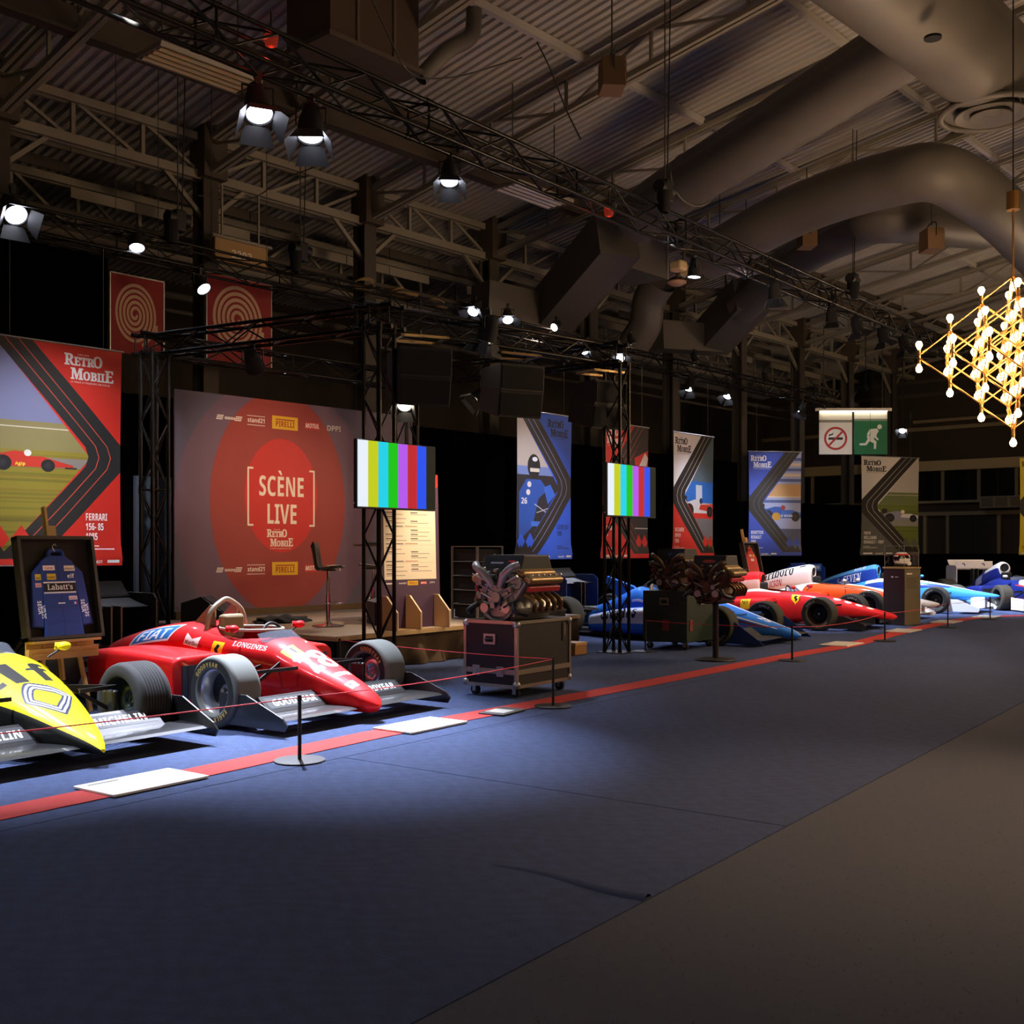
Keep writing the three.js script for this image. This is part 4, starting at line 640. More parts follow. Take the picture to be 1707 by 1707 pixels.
// ---------------------------------------------------------------- crates, plinths, floor plates, posts and cords
function flightCase(name, label, x0, x1, z0, z1, y0, y1, o) { // visible faces: -x and +z
  const w = x1 - x0, d = z1 - z0, h = y1 - y0, t = thing(name, label, 'flight case', V((x0 + x1) / 2, 0, (z0 + z1) / 2));
  const p = obj('body', rb(w - 0.01, h - 0.01, d - 0.01, 0.006, 0, y0 + h / 2, 0), o.panel, t), X = w / 2, Z = d / 2, e = 0.032;
  if (o.edge) {
    for (const sx of [-1, 1]) for (const sz of [-1, 1]) { obj('edge_profile', bx(e, h, e, sx * (X - e / 2 + 0.003), y0 + h / 2, sz * (Z - e / 2 + 0.003)), o.edge, t); for (const y of [y0 + 0.035, y1 - 0.035]) obj('ball_corner', new THREE.SphereGeometry(0.04, 12, 8).translate(sx * (X - 0.02), y, sz * (Z - 0.02)), M.alu, t); }
    for (const y of [y0 + e / 2, y1 - e / 2]) { for (const s of [-1, 1]) { obj('edge_profile', bx(w, e, e, 0, y, s * (Z - e / 2 + 0.003)), o.edge, t); obj('edge_profile', bx(e, e, d, s * (X - e / 2 + 0.003), y, 0), o.edge, t); } }
    const yl = y0 + h * 0.24; obj('lid_band', [bx(w + 0.004, 0.05, d + 0.004, 0, yl, 0)], o.edge, t);
    for (const z of [-0.17, 0.13]) obj('latch', [bx(0.014, 0.1, 0.085, -X - 0.004, yl, z), cyl(0.025, 0.025, V(-X - 0.01, yl, z), V(-X - 0.022, yl, z), 12)], M.alu, t);
    obj('printed_column', bx(0.05, 0.19, 0.002, X - 0.13, y1 - 0.14, Z + 0.001), std(0xffffff, 0.7, 0, { map: canvas(64, 256, (x) => { rect(x, '#17140f', 0, 0, 64, 256); txt(x, 'PEUGEOT', 46, 20, 46, '#b8ac90', { rot: Math.PI / 2, sx: 0.9 }); }) }), t);
  }
  const hy = o.edge ? y1 - h * 0.28 : y1 - 0.16, ring = new THREE.Shape(); ring.moveTo(-0.07, -0.05); ring.lineTo(0.07, -0.05); ring.lineTo(0.07, 0.05); ring.lineTo(-0.07, 0.05); ring.closePath(); const hole = new THREE.Path(); hole.moveTo(-0.05, -0.032); hole.lineTo(-0.05, 0.032); hole.lineTo(0.05, 0.032); hole.lineTo(0.05, -0.032); hole.closePath(); ring.holes.push(hole);
  const hd = obj('handle', [extrude(ring, 0.01, 0.003).rotateY(-Math.PI / 2).translate(-X - 0.002, hy, 0)], o.handle || M.alu, t); obj('grip', tube([V(-X - 0.012, hy, -0.05), V(-X - 0.016, hy, 0), V(-X - 0.012, hy, 0.05)], 0.011, 10, 8), M.black, hd);
  if (!o.edge) obj('handle', [extrude(ring, 0.01, 0.003).translate(0, hy, Z + 0.002)], o.handle || M.alu, t);
  for (const sx of [-1, 1]) for (const sz of [-1, 1]) { const c = obj('caster', [bx(0.09, 0.012, 0.07, sx * (X - 0.09), y0 - 0.006, sz * (Z - 0.08)), bx(0.01, 0.06, 0.04, sx * (X - 0.09) - 0.024, y0 - 0.035, sz * (Z - 0.08)), bx(0.01, 0.06, 0.04, sx * (X - 0.09) + 0.024, y0 - 0.035, sz * (Z - 0.08))], M.alu, t); obj('wheel', new THREE.CylinderGeometry(0.05, 0.05, 0.034, 18).rotateZ(Math.PI / 2).translate(sx * (X - 0.09), 0.05, sz * (Z - 0.08)), M.rubber, c); }
  return t;
}
flightCase('flight_case', 'black flight case with aluminium edges and casters, an engine on top', 8.83, 9.8, -7.02, -6.36, 0.1, 0.763, { panel: std(0x141210, 0.6), edge: std(0xa79d8c, 0.4, 0.7) });
const green = flightCase('crate', 'dark green wheeled crate in front of the blue car', 14.34, 15.3, -8.05, -7.32, 0.11, 0.86, { panel: std(0x1f2f22, 0.5), handle: std(0x8d8468, 0.5, 0.5) });
obj('shield_label', [bx(0.002, 0.16, 0.11, -0.482, 0.36, 0.02), bx(0.09, 0.16, 0.002, -0.35, 0.36, 0.367)], std(0x7c2a22, 0.6), green);
{
  const t = thing('bench_box', 'low black box with a grey top between the flight case and the second tower', 'box', V(12.65, 0, -8.95)); obj('body', rb(1.25, 0.58, 0.5, 0.01, 0, 0.29, 0), M.black, t); obj('top', rb(1.27, 0.03, 0.52, 0.006, 0, 0.595, 0), std(0x4a4845, 0.6), t);
  const w = thing('wooden_block', 'pale wooden pallet block on the floor by the flight case', 'block', at(964, 1091, { y: 0 })); obj('board', [bx(0.3, 0.04, 0.26, 0, 0.15, -0.08)], M.wood, w); obj('bearer', [bx(0.3, 0.12, 0.09, 0, 0.065, 0), bx(0.3, 0.12, 0.09, 0, 0.065, -0.16)], std(0x9a6f3a, 0.6), w);
}
{ // helmet plinth
  const t = thing('display_plinth', 'dark two-tone plinth with a clear case on top, near the red car nose', 'plinth', V(21.62, 0, -6.47), -0.35), cap = canvas(256, 512, (x, W, Hh) => { rect(x, '#6d654e', 0, 0, W, Hh); rect(x, '#e8e0cc', 30, 36, 90, 13); for (let i = 0; i < 6; i++) rect(x, 'rgba(40,36,26,0.8)', 30, 78 + i * 18, 190 - (i * 37) % 60, 5); });
  obj('pedestal', rb(0.48, 1.08, 0.48, 0.004, 0, 0.54, 0), std(0x2a2226, 0.5), t); obj('caption_panel', bx(0.47, 1.06, 0.004, 0, 0.54, 0.242), std(0xffffff, 0.6, 0, { map: cap }), t); obj('top_board', bx(0.5, 0.03, 0.5, 0, 1.095, 0), std(0xa38c5e, 0.5), t);
  obj('emblem', bx(0.003, 0.06, 0.2, -0.242, 0.92, 0.02), std(0xffffff, 0.5, 0, { map: canvas(128, 64, (x) => { rect(x, '#2a2226', 0, 0, 128, 64); disc(x, '#cfc8c0', 30, 32, 16); rect(x, '#cfc8c0', 70, 26, 46, 12); }) }), t);
  const y = 1.11, hh = 0.4, s = 0.22; for (const [a, w, dd] of [[V(-s, 0, 0), 0.006, 0.44], [V(s, 0, 0), 0.006, 0.44], [V(0, 0, s), 0.44, 0.006], [V(0, 0, -s), 0.44, 0.006]]) obj('clear_pane', bx(w, hh, dd, a.x, y + hh / 2, a.z), M.glass, t);
  obj('clear_lid', bx(0.446, 0.006, 0.446, 0, y + hh, 0), M.glass, t);
  obj('case_edge', [[-s, -s], [s, -s], [s, s], [-s, s]].map(([a, b]) => bx(0.006, hh, 0.006, a, y + hh / 2, b)).concat([bx(0.446, 0.006, 0.006, 0, y + hh, s), bx(0.446, 0.006, 0.006, 0, y + hh, -s), bx(0.006, 0.006, 0.446, s, y + hh, 0), bx(0.006, 0.006, 0.446, -s, y + hh, 0)]), std(0x8f9a94, 0.2), t);
  const hm = thing('racing_helmet', 'white, blue and red racing helmet inside the clear case', 'helmet', V(21.62, 1.112, -6.47), -0.85);
  const ht = canvas(512, 256, (x) => { rect(x, '#e9e6e0', 0, 0, 512, 256); rect(x, '#2a4fa0', 0, 0, 512, 58); poly(x, '#c23a2c', [[0, 92], [512, 92], [512, 122], [0, 122]]); poly(x, '#a8302a', [[330, 100], [420, 100], [380, 256], [300, 256]]); rect(x, '#16140f', 60, 122, 140, 50); });
  obj('shell', new THREE.SphereGeometry(0.145, 36, 24, 0, Math.PI * 2, 0, 2.25).scale(1.12, 1, 0.92).translate(0, 0.15, 0), std(0xffffff, 0.25, 0, { map: ht, side: THREE.DoubleSide }), hm);
  obj('visor', new THREE.SphereGeometry(0.148, 24, 12, Math.PI - 0.95, 1.9, 1.25, 0.55).scale(1.12, 1, 0.92).translate(0, 0.15, 0).rotateY(Math.PI), phys(0x14130f, 0.08, { clearcoat: 1 }), hm); obj('chin_bar', rb(0.12, 0.085, 0.2, 0.04, 0.1, 0.06, 0), M.white, hm); obj('neck_roll', new THREE.TorusGeometry(0.105, 0.025, 8, 28).rotateX(Math.PI / 2).translate(-0.01, 0.03, 0), M.black, hm);
}
{ // information plates lying on the strip
  const info = canvas(512, 256, (x, w, h) => { rect(x, '#efeee2', 0, 0, w, h); rect(x, '#4a4a46', 30, 22, 170, 20); for (let i = 0; i < 9; i++) for (const c of [30, 270]) rect(x, '#9a9a90', c, 68 + i * 19, 150 + (i * 53 + c) % 60, 4); });
  const side = std(0xd8d2c2, 0.5), face = std(0xdddddd, 0.5, 0, { map: info });
  [['white caption plate on the red strip in front of the yellow car', 238, 1307, 0.7, 0.42], ['white caption plate on the red strip in front of the red car nose', 702, 1211.5, 0.72, 0.42], ['white caption plate on the strip right of the bright blue nose', 1403, 1075, 0.74, 0.44], ['white caption plate on the strip left of the helmet plinth', 1506, 1052.5, 0.74, 0.44], ['white caption plate on the strip beyond the helmet plinth', 1578, 1037.5, 0.74, 0.44], ['white caption plate farthest along the bending red strip', 1645, 1029, 0.74, 0.44]].forEach(([n, px, py, w, d]) => {
    const p = at(px, py, { y: 0 }), t = thing('caption_plate', n, 'plate', p.setY(0.006), 0.0, 'caption plates on the strip'); obj('board', rb(w, 0.016, d, 0.004, 0, 0.008, 0), side, t); obj('print', new THREE.PlaneGeometry(w - 0.03, d - 0.03).rotateX(-Math.PI / 2).translate(0, 0.0165, 0), face, t);
  });
  const t = thing('caption_plate', 'small grey-white caption plate on the strip near the flight case', 'plate', at(838, 1188, { y: 0 }).setY(0.006), 0.1); obj('board', rb(0.42, 0.012, 0.26, 0.004, 0, 0.006, 0), std(0x3a3836, 0.6), t); obj('print', new THREE.PlaneGeometry(0.2, 0.2).rotateX(-Math.PI / 2).translate(-0.02, 0.0125, -0.02), face, t);
}
const post = [];
[[499.5, 1269, 'low black rope post standing alone in front of the red car'], [922, 1178, 'low black rope post in front of the flight case'], [1320.5, 1101.5, 'low black rope post in front of the bright blue nose'], [1475, 1069, 'low black rope post at the tip of the second red car nose'], [1580, 1046, 'low black rope post beyond the helmet plinth'], [1650.5, 1032.5, 'low black rope post farthest to the right'], [1076, 1086.5, 'low black rope post left of the green crate'], [690, 1104, 'low black rope post by the stage skirt']].forEach(([px, py, n], i) => {
  const p = at(px, py, { y: 0 }); if (i === 7) p.set(9.0, 0, -8.95); post.push(p.clone()); const t = thing('rope_post', n, 'rope post', p.clone().setY(0.001), 0, 'low rope posts');
  obj('base', lathe([[0.001, 0], [0.175, 0], [0.177, 0.004], [0.176, 0.012], [0.02, 0.014], [0.001, 0.014]], 40), std(0x0b0a09, 0.55), t); obj('pole', cyl(0.013, 0.013, V(0, 0.012, 0), V(0, 0.46, 0), 16), M.black, t); obj('cap', cyl(0.016, 0.014, V(0, 0.425, 0), V(0, 0.462, 0), 16), M.black, t);
});
const cordFrom = (n, a, b, sag, up = 0.445) => { const p = a.clone().setY(up), q = b.clone().setY(up), pts = []; for (let i = 0; i <= 10; i++) { const k = i / 10; pts.push(p.clone().lerp(q, k).add(V(0, -4 * sag * k * (1 - k), 0))); } tag(obj('rope', tube(pts, 0.0042, 24, 6), M.cord), n, 'rope', 'red barrier cords'); };
cordFrom('red cord from the lone rope post past the yellow car nose', V(2.2, 0, -6.3), post[0], 0.015); cordFrom('red cord between the lone rope post and the flight case post', post[0], post[1], 0.03); cordFrom('red cord running from the flight case post back to the stage', post[1], post[7], 0.02);
cordFrom('red cord from the green crate to the bright blue nose', post[6], post[2], 0.02); cordFrom('sagging red cord below the second red car nose', post[2], post[3], 0.06); cordFrom('red cord passing the helmet plinth', post[3], post[4], 0.03); cordFrom('red cord between the two farthest rope posts', post[4], post[5], 0.03); cordFrom('red cord leaving the picture at the right', post[5], post[5].clone().add(V(2.5, 0, 3)), 0.02);

// ---------------------------------------------------------------- easels with framed racing overalls
function suitTex(o) {
  return canvas(512, 640, (x, w, h) => {
    rect(x, o.cloth, 0, 0, w, h); for (let i = 0; i < 500; i++) line(x, 'rgba(10,14,40,0.10)', 1.5, [[rnd(0, w), rnd(0, h)], [rnd(0, w), rnd(0, h)]].map((p, k, a) => (k ? [a[0][0] + rnd(-12, 12), a[0][1] + rnd(10, 40)] : p)));
    line(x, o.seam, 3, [[256, 70], [262, 600]]); line(x, o.seam, 2, [[140, 430], [380, 425]]); line(x, o.seam, 2, [[150, 540], [256, 520], [370, 540]]); o.marks(x);
  });
}
function easel(label, fl, p, tex, cloth) {
  const t = thing('easel', label, 'easel', p, 0), lean = -0.2, W = 0.035;
  for (const s of [-1, 1]) bar(t, 'front_leg', V(s * 0.24, 0, 0.16), V(s * 0.12, 1.0, 0.0), W, M.wood, 0.03);
  bar(t, 'rear_leg', V(0, 0, -0.5), V(0, 1.2, -0.1), W, M.wood, 0.03); bar(t, 'mast', V(0, 0.3, 0.1), V(0, 1.86, -0.21), 0.055, M.wood, 0.022); bar(t, 'cross_bar', V(-0.28, 0.2, 0.13), V(0.28, 0.2, 0.13), 0.03, M.wood, 0.05); bar(t, 'cross_bar', V(-0.34, 0.55, 0.1), V(0.34, 0.55, 0.1), 0.06, M.wood, 0.1);
  obj('tray', [bx(0.66, 0.02, 0.14, 0, 0.66, 0.12), bx(0.66, 0.1, 0.02, 0, 0.6, 0.06), bx(0.62, 0.02, 0.12, 0, 0.55, 0.1)], M.wood, t); obj('top_clamp', [bx(0.09, 0.13, 0.05, 0.01, 1.62, -0.12, lean), bx(0.14, 0.02, 0.1, 0.02, 1.57, -0.08, lean)], M.wood, t);
  const f = thing('framed_overalls', fl, 'frame', p.clone().add(V(0, 0.67, 0.13)), 0); f.rotation.x = lean; const w = 0.72, h = 0.92, fr = std(0x241b13, 0.5);
  obj('back_board', bx(w, h, 0.012, 0, h / 2, -0.045), std(0x241e18, 0.9), f); for (const g of [bx(0.03, h, 0.1, -w / 2, h / 2, 0), bx(0.03, h, 0.1, w / 2, h / 2, 0), bx(w + 0.03, 0.03, 0.1, 0, 0.015, 0), bx(w + 0.03, 0.03, 0.1, 0, h, 0)]) obj('frame_side', g, fr, f);
  const m = std(0xffffff, 0.8, 0, { map: tex }), uvp = (g) => { const q = g.attributes.position, u = g.attributes.uv; for (let i = 0; i < q.count; i++) u.setXY(i, q.getX(i) / 0.7 + 0.5, q.getY(i) / 0.875); return g; };
  obj('torso', uvp(extrude([[-0.17, 0.02], [-0.01, 0.02], [0.0, 0.08], [0.01, 0.02], [0.18, 0.02], [0.17, 0.2], [0.145, 0.42], [0.165, 0.62], [0.14, 0.7], [0.07, 0.745], [-0.07, 0.745], [-0.14, 0.7], [-0.165, 0.62], [-0.145, 0.42], [-0.16, 0.2]], 0.02, 0.018, 4).translate(0, 0, -0.02)), m, f);
  for (const s of [-1, 1]) obj('sleeve', uvp(extrude([[s * 0.14, 0.7], [s * 0.235, 0.6], [s * 0.285, 0.14], [s * 0.2, 0.13], [s * 0.172, 0.45], [s * 0.15, 0.58]], 0.018, 0.016, 4).translate(0, 0, -0.022)), m, f);
  obj('collar', tube([V(-0.07, 0.75, 0), V(-0.06, 0.8, -0.01), V(0, 0.815, -0.02), V(0.06, 0.8, -0.01), V(0.07, 0.75, 0)], 0.022, 24, 10), cloth, f); obj('hanger_hook', tube([V(0, 0.8, 0), V(-0.02, 0.84, 0), V(0.005, 0.87, 0), V(0.02, 0.85, 0)], 0.005, 16, 6), M.alu, f);
}
const patch = (x, bg, ink, s, px, py, w, h, z = 0.7) => { rect(x, bg, px, py, w, h); txt(x, s, px + w / 2, py + h * 0.76, h * z, ink, { align: 'center', sx: 0.9 }); };
easel('wooden easel between the yellow car and the first red car', 'dark frame holding blue racing overalls, on the wooden easel at the left', at(112, 1186, { y: 0 }).setX(5.68), suitTex({ cloth: '#1f3880', seam: '#13224e', marks: (x) => {
  patch(x, '#efe6dc', '#c23a2c', 'Canon', 150, 150, 84, 32); patch(x, '#e3dcc0', '#26304a', 'RENAULT', 300, 152, 78, 36, 0.5); patch(x, '#d8b832', '#3a3222', 'CAMEL', 172, 205, 64, 40, 0.5); txt(x, 'elf', 316, 236, 40, '#eef0ea');
  rect(x, '#d9dbe0', 142, 258, 232, 78); rect(x, '#15161c', 142, 268, 232, 58); txt(x, "Labatt's", 258, 312, 50, '#eceae2', { align: 'center', font: 'serif', sx: 0.9 }); patch(x, '#d9c8cc', '#a83a44', 'MAGNETI', 312, 356, 64, 26, 0.5); rect(x, '#2a56c0', 340, 396, 9, 16); rect(x, '#e9e9e6', 349, 396, 9, 16); rect(x, '#c23a34', 358, 396, 9, 16); rect(x, '#d9dbe4', 232, 398, 50, 8);
  patch(x, '#d8b832', '#3a3222', 'agip', 92, 205, 40, 40, 0.4); patch(x, '#e0a8a8', '#a83a44', 'NGK', 88, 264, 42, 28, 0.6); for (const [a, b] of [[88, 1], [118, -1], [398, 1], [428, -1]]) txt(x, 'SEGA', a + (b > 0 ? 0 : 20), b > 0 ? 380 : 500, 40, '#e6e9f4', { rot: b * Math.PI / 2, sx: 0.9 });
} }), std(0x1f3880, 0.8));
easel('wooden easel between the second red car and the white and red car', 'dark frame holding red racing overalls, behind the second red car', V(21.7, 0, -9.6), suitTex({ cloth: '#c03423', seam: '#7d1f16', marks: (x) => { patch(x, '#e6d8c8', '#a02a20', 'Marlboro', 172, 150, 80, 30, 0.5); patch(x, '#e6c832', '#3a3222', 'agip', 290, 150, 60, 36, 0.5); patch(x, '#e9e2d8', '#a02a20', 'FIAT', 200, 210, 110, 40); } }), std(0xc03423, 0.8));

// ---------------------------------------------------------------- racing cars
// a smooth skin through cross-sections [x, half width, bottom, top, squareness]; uv: u along the car, v around from the keel over the top to the keel
function loft(secs, nx = 56, nt = 44, o = {}) {
  const S = secs.slice().sort((a, b) => b[0] - a[0]), x0 = S[0][0], x1 = S[S.length - 1][0], pos = [], uv = [], idx = [], K = 5;
  const val = (x, c) => {
    let i = 0; while (i < S.length - 2 && x < S[i + 1][0]) i++;
    const a = S[i], b = S[i + 1], p = S[Math.max(0, i - 1)], q = S[Math.min(S.length - 1, i + 2)], h = b[0] - a[0], t = (x - a[0]) / h, g = (k) => (k[c] ?? (c === 4 ? 2.6 : 0));
    const ma = (g(b) - g(p)) / ((b[0] - p[0]) || h) * h, mb = (g(q) - g(a)) / ((q[0] - a[0]) || h) * h, t2 = t * t, t3 = t2 * t;
    return (2 * t3 - 3 * t2 + 1) * g(a) + (t3 - 2 * t2 + t) * ma + (-2 * t3 + 3 * t2) * g(b) + (t3 - t2) * mb;
  };
  for (let i = 0; i <= nx; i++) {
    const k = i / nx, x = x0 + (x1 - x0) * k, w = Math.max(0.004, val(x, 1)), yb = val(x, 2), yt = Math.max(yb + 0.005, val(x, 3)), e = val(x, 4), zc = val(x, 5), yc = (yb + yt) / 2, hh = (yt - yb) / 2;
    for (let j = 0; j <= nt; j++) { const f = 2 * Math.PI * j / nt, s = -Math.sin(f), c = -Math.cos(f); pos.push(x, yc + hh * Math.sign(c) * Math.pow(Math.abs(c), 2 / e), zc + w * Math.sign(s) * Math.pow(Math.abs(s), 2 / e)); uv.push((x - x1) / (x0 - x1), 1 - j / nt); }
  }
  const R = nt + 1; for (let i = 0; i < nx; i++) for (let j = 0; j < nt; j++) { const a = i * R + j, b = a + R; idx.push(a, a + 1, b, b, a + 1, b + 1); }
  for (const [i, d] of [[0, 1], [nx, -1]]) { const c = pos.length / 3, r = i * R; let y = 0, z = 0; for (let j = 0; j < nt; j++) { y += pos[(r + j) * 3 + 1] / nt; z += pos[(r + j) * 3 + 2] / nt; } pos.push(pos[r * 3], y, z); uv.push(i ? 0 : 1, 0.5); for (let j = 0; j < nt; j++) d > 0 ? idx.push(c, r + j + 1, r + j) : idx.push(c, r + j, r + j + 1); }
  const g = new THREE.BufferGeometry(); g.setAttribute('position', new THREE.Float32BufferAttribute(pos, 3)); g.setAttribute('uv', new THREE.Float32BufferAttribute(uv, 2)); g.setIndex(idx); g.computeVertexNormals();
  const n = g.attributes.normal; for (let i = 0; i <= nx; i++) { const a = i * R, b = a + nt, m = V(n.getX(a) + n.getX(b), n.getY(a) + n.getY(b), n.getZ(a) + n.getZ(b)).normalize(); n.setXYZ(a, m.x, m.y, m.z); n.setXYZ(b, m.x, m.y, m.z); }
  return g;
}
const paint = (tex, color = 0xffffff) => new THREE.MeshPhysicalMaterial({ color, map: tex || null, roughness: 0.6, specularIntensity: 0.4, clearcoat: 0.3, clearcoatRoughness: 0.12 });
const letterRing = (s, color) => canvas(512, 512, (x) => { rect(x, '#161718', 0, 0, 512, 512); const put = (w, a0) => [...w].forEach((c, i) => { const a = a0 + i * 0.17; txt(x, c, 256 + 216 * Math.cos(a), 256 + 216 * Math.sin(a), 46, color, { rot: a + Math.PI / 2, align: 'center', base: 'middle' }); }); put(s[0], -2.1); put(s[1], 1.1); });
const RING = { gold: letterRing(['GOODYEAR', 'EAGLE'], '#b99c4a'), grey: letterRing(['EAGLE', 'GOODYEAR'], '#8f9294') };
for (const k in RING) RING[k] = std(0xffffff, 0.8, 0, { map: RING[k] });
function wheel(car, x, z, R, W, r, o = {}) {
  const s = Math.sign(z), h = W / 2, prof = [[r, -h * 0.72], [r * 1.04, -h * 0.92], [r * 1.12, -h], [R * 0.9, -h], [R * 0.97, -h * 0.86], [R, -h * 0.66]];
  if (o.grooves) for (let k = 0; k < o.grooves; k++) { const y = -h * 0.6 + h * 1.2 * (k + 0.5) / o.grooves, g = h * 0.03; prof.push([R, y - g], [R - 0.012, y - g * 0.8], [R - 0.012, y + g * 0.8], [R, y + g]); }
  prof.push([R, h * 0.66], [R * 0.97, h * 0.86], [R * 0.9, h], [r * 1.12, h], [r * 1.04, h * 0.92], [r, h * 0.72]);
  const t = obj('tyre', lathe(prof, 56).rotateX(Math.PI / 2), o.tyre || M.tread, car); t.position.set(x, R, z);
  const rimP = [[r * 0.98, h * 0.75], [r * 1.03, h * 0.8], [r * 1.03, h * 0.74], [r * 0.92, h * 0.6], [r * 0.86, h * 0.1], [r * 0.8, -h * 0.2], [r * 0.5, -h * 0.3], [0.05, -h * 0.22], [0.045, h * 0.0], [0.001, h * 0.02]].map(([a, b]) => [a, b]);
  const rim = lathe(rimP, 40).rotateX(Math.PI / 2), inn = lathe([[r * 0.99, -h * 0.74], [r * 0.92, -h * 0.6], [r * 0.9, h * 0.05], [r * 0.3, h * 0.0]], 40).rotateX(Math.PI / 2);
  if (s < 0) { rim.rotateY(Math.PI); inn.rotateY(Math.PI); }
  const rm = o.rim || M.rim; rm.side = THREE.DoubleSide; obj('rim', rim, rm, t); obj('inner_rim', inn, std(0x2a2c2e, 0.5, 0.6, { side: THREE.DoubleSide }), t);
  const sp = []; for (let k = 0; k < 6; k++) sp.push(bx(r * 0.72, 0.03, 0.012, r * 0.45, 0, -s * 0 + s * (-h * 0.12)).rotateZ(k * Math.PI / 3)); obj('spokes', sp, rm, t);
  obj('wheel_nut', cyl(0.03, 0.024, V(0, 0, s * -h * 0.1), V(0, 0, s * h * 0.25), 6), M.alu, t);
  if (o.ring) for (const q of [1, -1]) { const g = new THREE.RingGeometry(r * 1.14, R * 0.9, 48, 1).translate(0, 0, h + 0.0015); if (q < 0) g.rotateY(Math.PI); g.rotateZ(o.spin || 0); obj('sidewall_lettering', g, o.ring, t); }
  return t;
}
const foil = (chord, thick, span, camber = 0.1) => { // wing section, leading edge at +x, spanning z
  const up = [], lo = []; for (let i = 0; i <= 10; i++) { const u = i / 10, c = camber * chord * (u * u), th = thick * chord * (1.6 * Math.sqrt(u) * (1 - u) + 0.02); up.push([-u * chord, c + th]); lo.push([-u * chord, c - th * 0.6]); }
  return extrude(up.concat(lo.reverse()), span).translate(0, 0, -span / 2);
};
const EV = new Evaluator(); EV.useGroups = true;
const cockpitDark = std(0x121212, 0.9);
function carve(g, m, cuts) {
  let a = new Brush(prep(g), m); a.updateMatrixWorld();
  for (const c of cuts) { const b = new Brush(prep(c), cockpitDark); b.updateMatrixWorld(); a = EV.evaluate(a, b, SUBTRACTION); }
  return a;
}
function car(o) {
  const f = o.fwd || [0, 1], t = thing(o.name, o.label, 'racing car', V(o.at[0], 0, o.at[1]), Math.atan2(-f[1], f[0])), wb = o.wb || 2.8, body = paint(o.bodyTex, o.bodyColor);
  const tub = carve(loft(o.body, 64, 48), body, [new THREE.SphereGeometry(1, 28, 18).scale(o.pit[2], 0.34, o.pit[3]).translate(o.pit[0], o.pit[1], 0)]);
  const bm = new THREE.Mesh(tub.geometry, tub.material); bm.name = 'body'; bm.castShadow = bm.receiveShadow = true; t.add(bm);
  // side pods with dark radiator mouths
  const P = o.pods, pm = o.podTex ? paint(o.podTex) : paint(null, o.podColor);
  for (const s of [1, -1]) {
    const pod = loft(P.secs.map((q) => [q[0], q[1], q[2], q[3], q[4] ?? 5, s * q[5]]), 36, 36); const pd = obj('side_pod', pod, pm, t), q = P.secs[0];
    const inl = obj('radiator_mouth', bx(0.012, (q[3] - q[2]) * 0.72, q[1] * 1.5, q[0] + 0.004, (q[2] + q[3]) / 2, s * q[5]), std(o.mouth || 0x15171a, 0.7), pd);
    for (let k = 0; k < 5; k++) obj('radiator_fin', bx(0.006, (q[3] - q[2]) * 0.7, 0.008, q[0] + 0.012, (q[2] + q[3]) / 2, s * q[5] + (k - 2) * q[1] * 0.28), std(0x33383f, 0.5, 0.4), pd);
  }
  if (o.cover) { const c = obj('engine_cover', loft(o.cover, 36, 40), o.coverTex ? paint(o.coverTex) : paint(null, o.coverColor), t); if (o.intake) { const [x, y, w, h] = o.intake; obj('air_intake', new THREE.CylinderGeometry(1, 1, 0.012, 28).rotateZ(Math.PI / 2).scale(1, h, w).translate(x, y, 0), cockpitDark, c); obj('intake_lip', new THREE.TorusGeometry(1, 0.07, 8, 36).rotateY(Math.PI / 2).scale(0.3, h, w).translate(x - 0.002, y, 0), o.lip || body, c); } }
  obj('undertray', rb(wb + 0.3, 0.03, 1.25, 0.01, -wb / 2 - 0.35, 0.055, 0), M.carbon, t); obj('gearbox', [rb(0.7, 0.3, 0.32, 0.05, -wb - 0.05, 0.32, 0), cyl(0.05, 0.05, V(-wb, 0.32, -0.5), V(-wb, 0.32, 0.5), 12)], M.steel, t);
  const fr = o.fr || 0.3, rr = o.rr || 0.33, ft = o.ft || 0.9, rt = o.rt || 0.84;
  for (const s of [1, -1]) {
    const fo = { ...o.wheelO, spin: s * 0.4 }; wheel(t, 0, s * ft, fr, o.fw || 0.29, 0.182, fo); wheel(t, -wb, s * rt, rr, o.rw || 0.4, 0.182, { ...fo, ...o.rearO });
    const z1 = s * (ft - 0.16), z2 = s * (rt - 0.24), hw = o.arm || 0.2, ya = o.armY || 0.44;
    for (const [a, b] of [[V(0.16, ya, s * hw), V(0, 0.42, z1)], [V(-0.28, ya, s * hw), V(0, 0.42, z1)], [V(0.14, 0.17, s * hw), V(0, 0.2, z1)], [V(-0.3, 0.17, s * hw), V(0, 0.2, z1)], [V(-0.05, ya + 0.04, s * hw), V(-0.02, 0.22, z1)]]) bar(t, 'front_wishbone', a, b, 0.012, o.armM || M.black, 0.03);
    for (const [a, b] of [[V(-wb + 0.3, 0.42, s * 0.16), V(-wb, 0.46, z2)], [V(-wb - 0.2, 0.42, s * 0.14), V(-wb, 0.46, z2)], [V(-wb + 0.34, 0.18, s * 0.16), V(-wb, 0.2, z2)], [V(-wb - 0.2, 0.2, s * 0.14), V(-wb, 0.2, z2)]]) bar(t, 'rear_wishbone', a, b, 0.012, M.steel, 0.03);
    const mp = o.mirror; if (mp) { const m = obj('mirror', new THREE.SphereGeometry(1, 16, 12).scale(0.04, 0.035, 0.055).translate(mp[0], mp[1], s * mp[2]), paint(null, o.mirrorC), t); obj('mirror_stalk', cyl(0.008, 0.008, V(mp[0], mp[1], s * mp[2]), V(mp[0] - 0.03, mp[1] - 0.08, s * (mp[2] - 0.12)), 8), M.black, m); obj('mirror_glass', bx(0.006, 0.06, 0.1, mp[0] - 0.05, mp[1], s * mp[2]), M.chrome, m); }
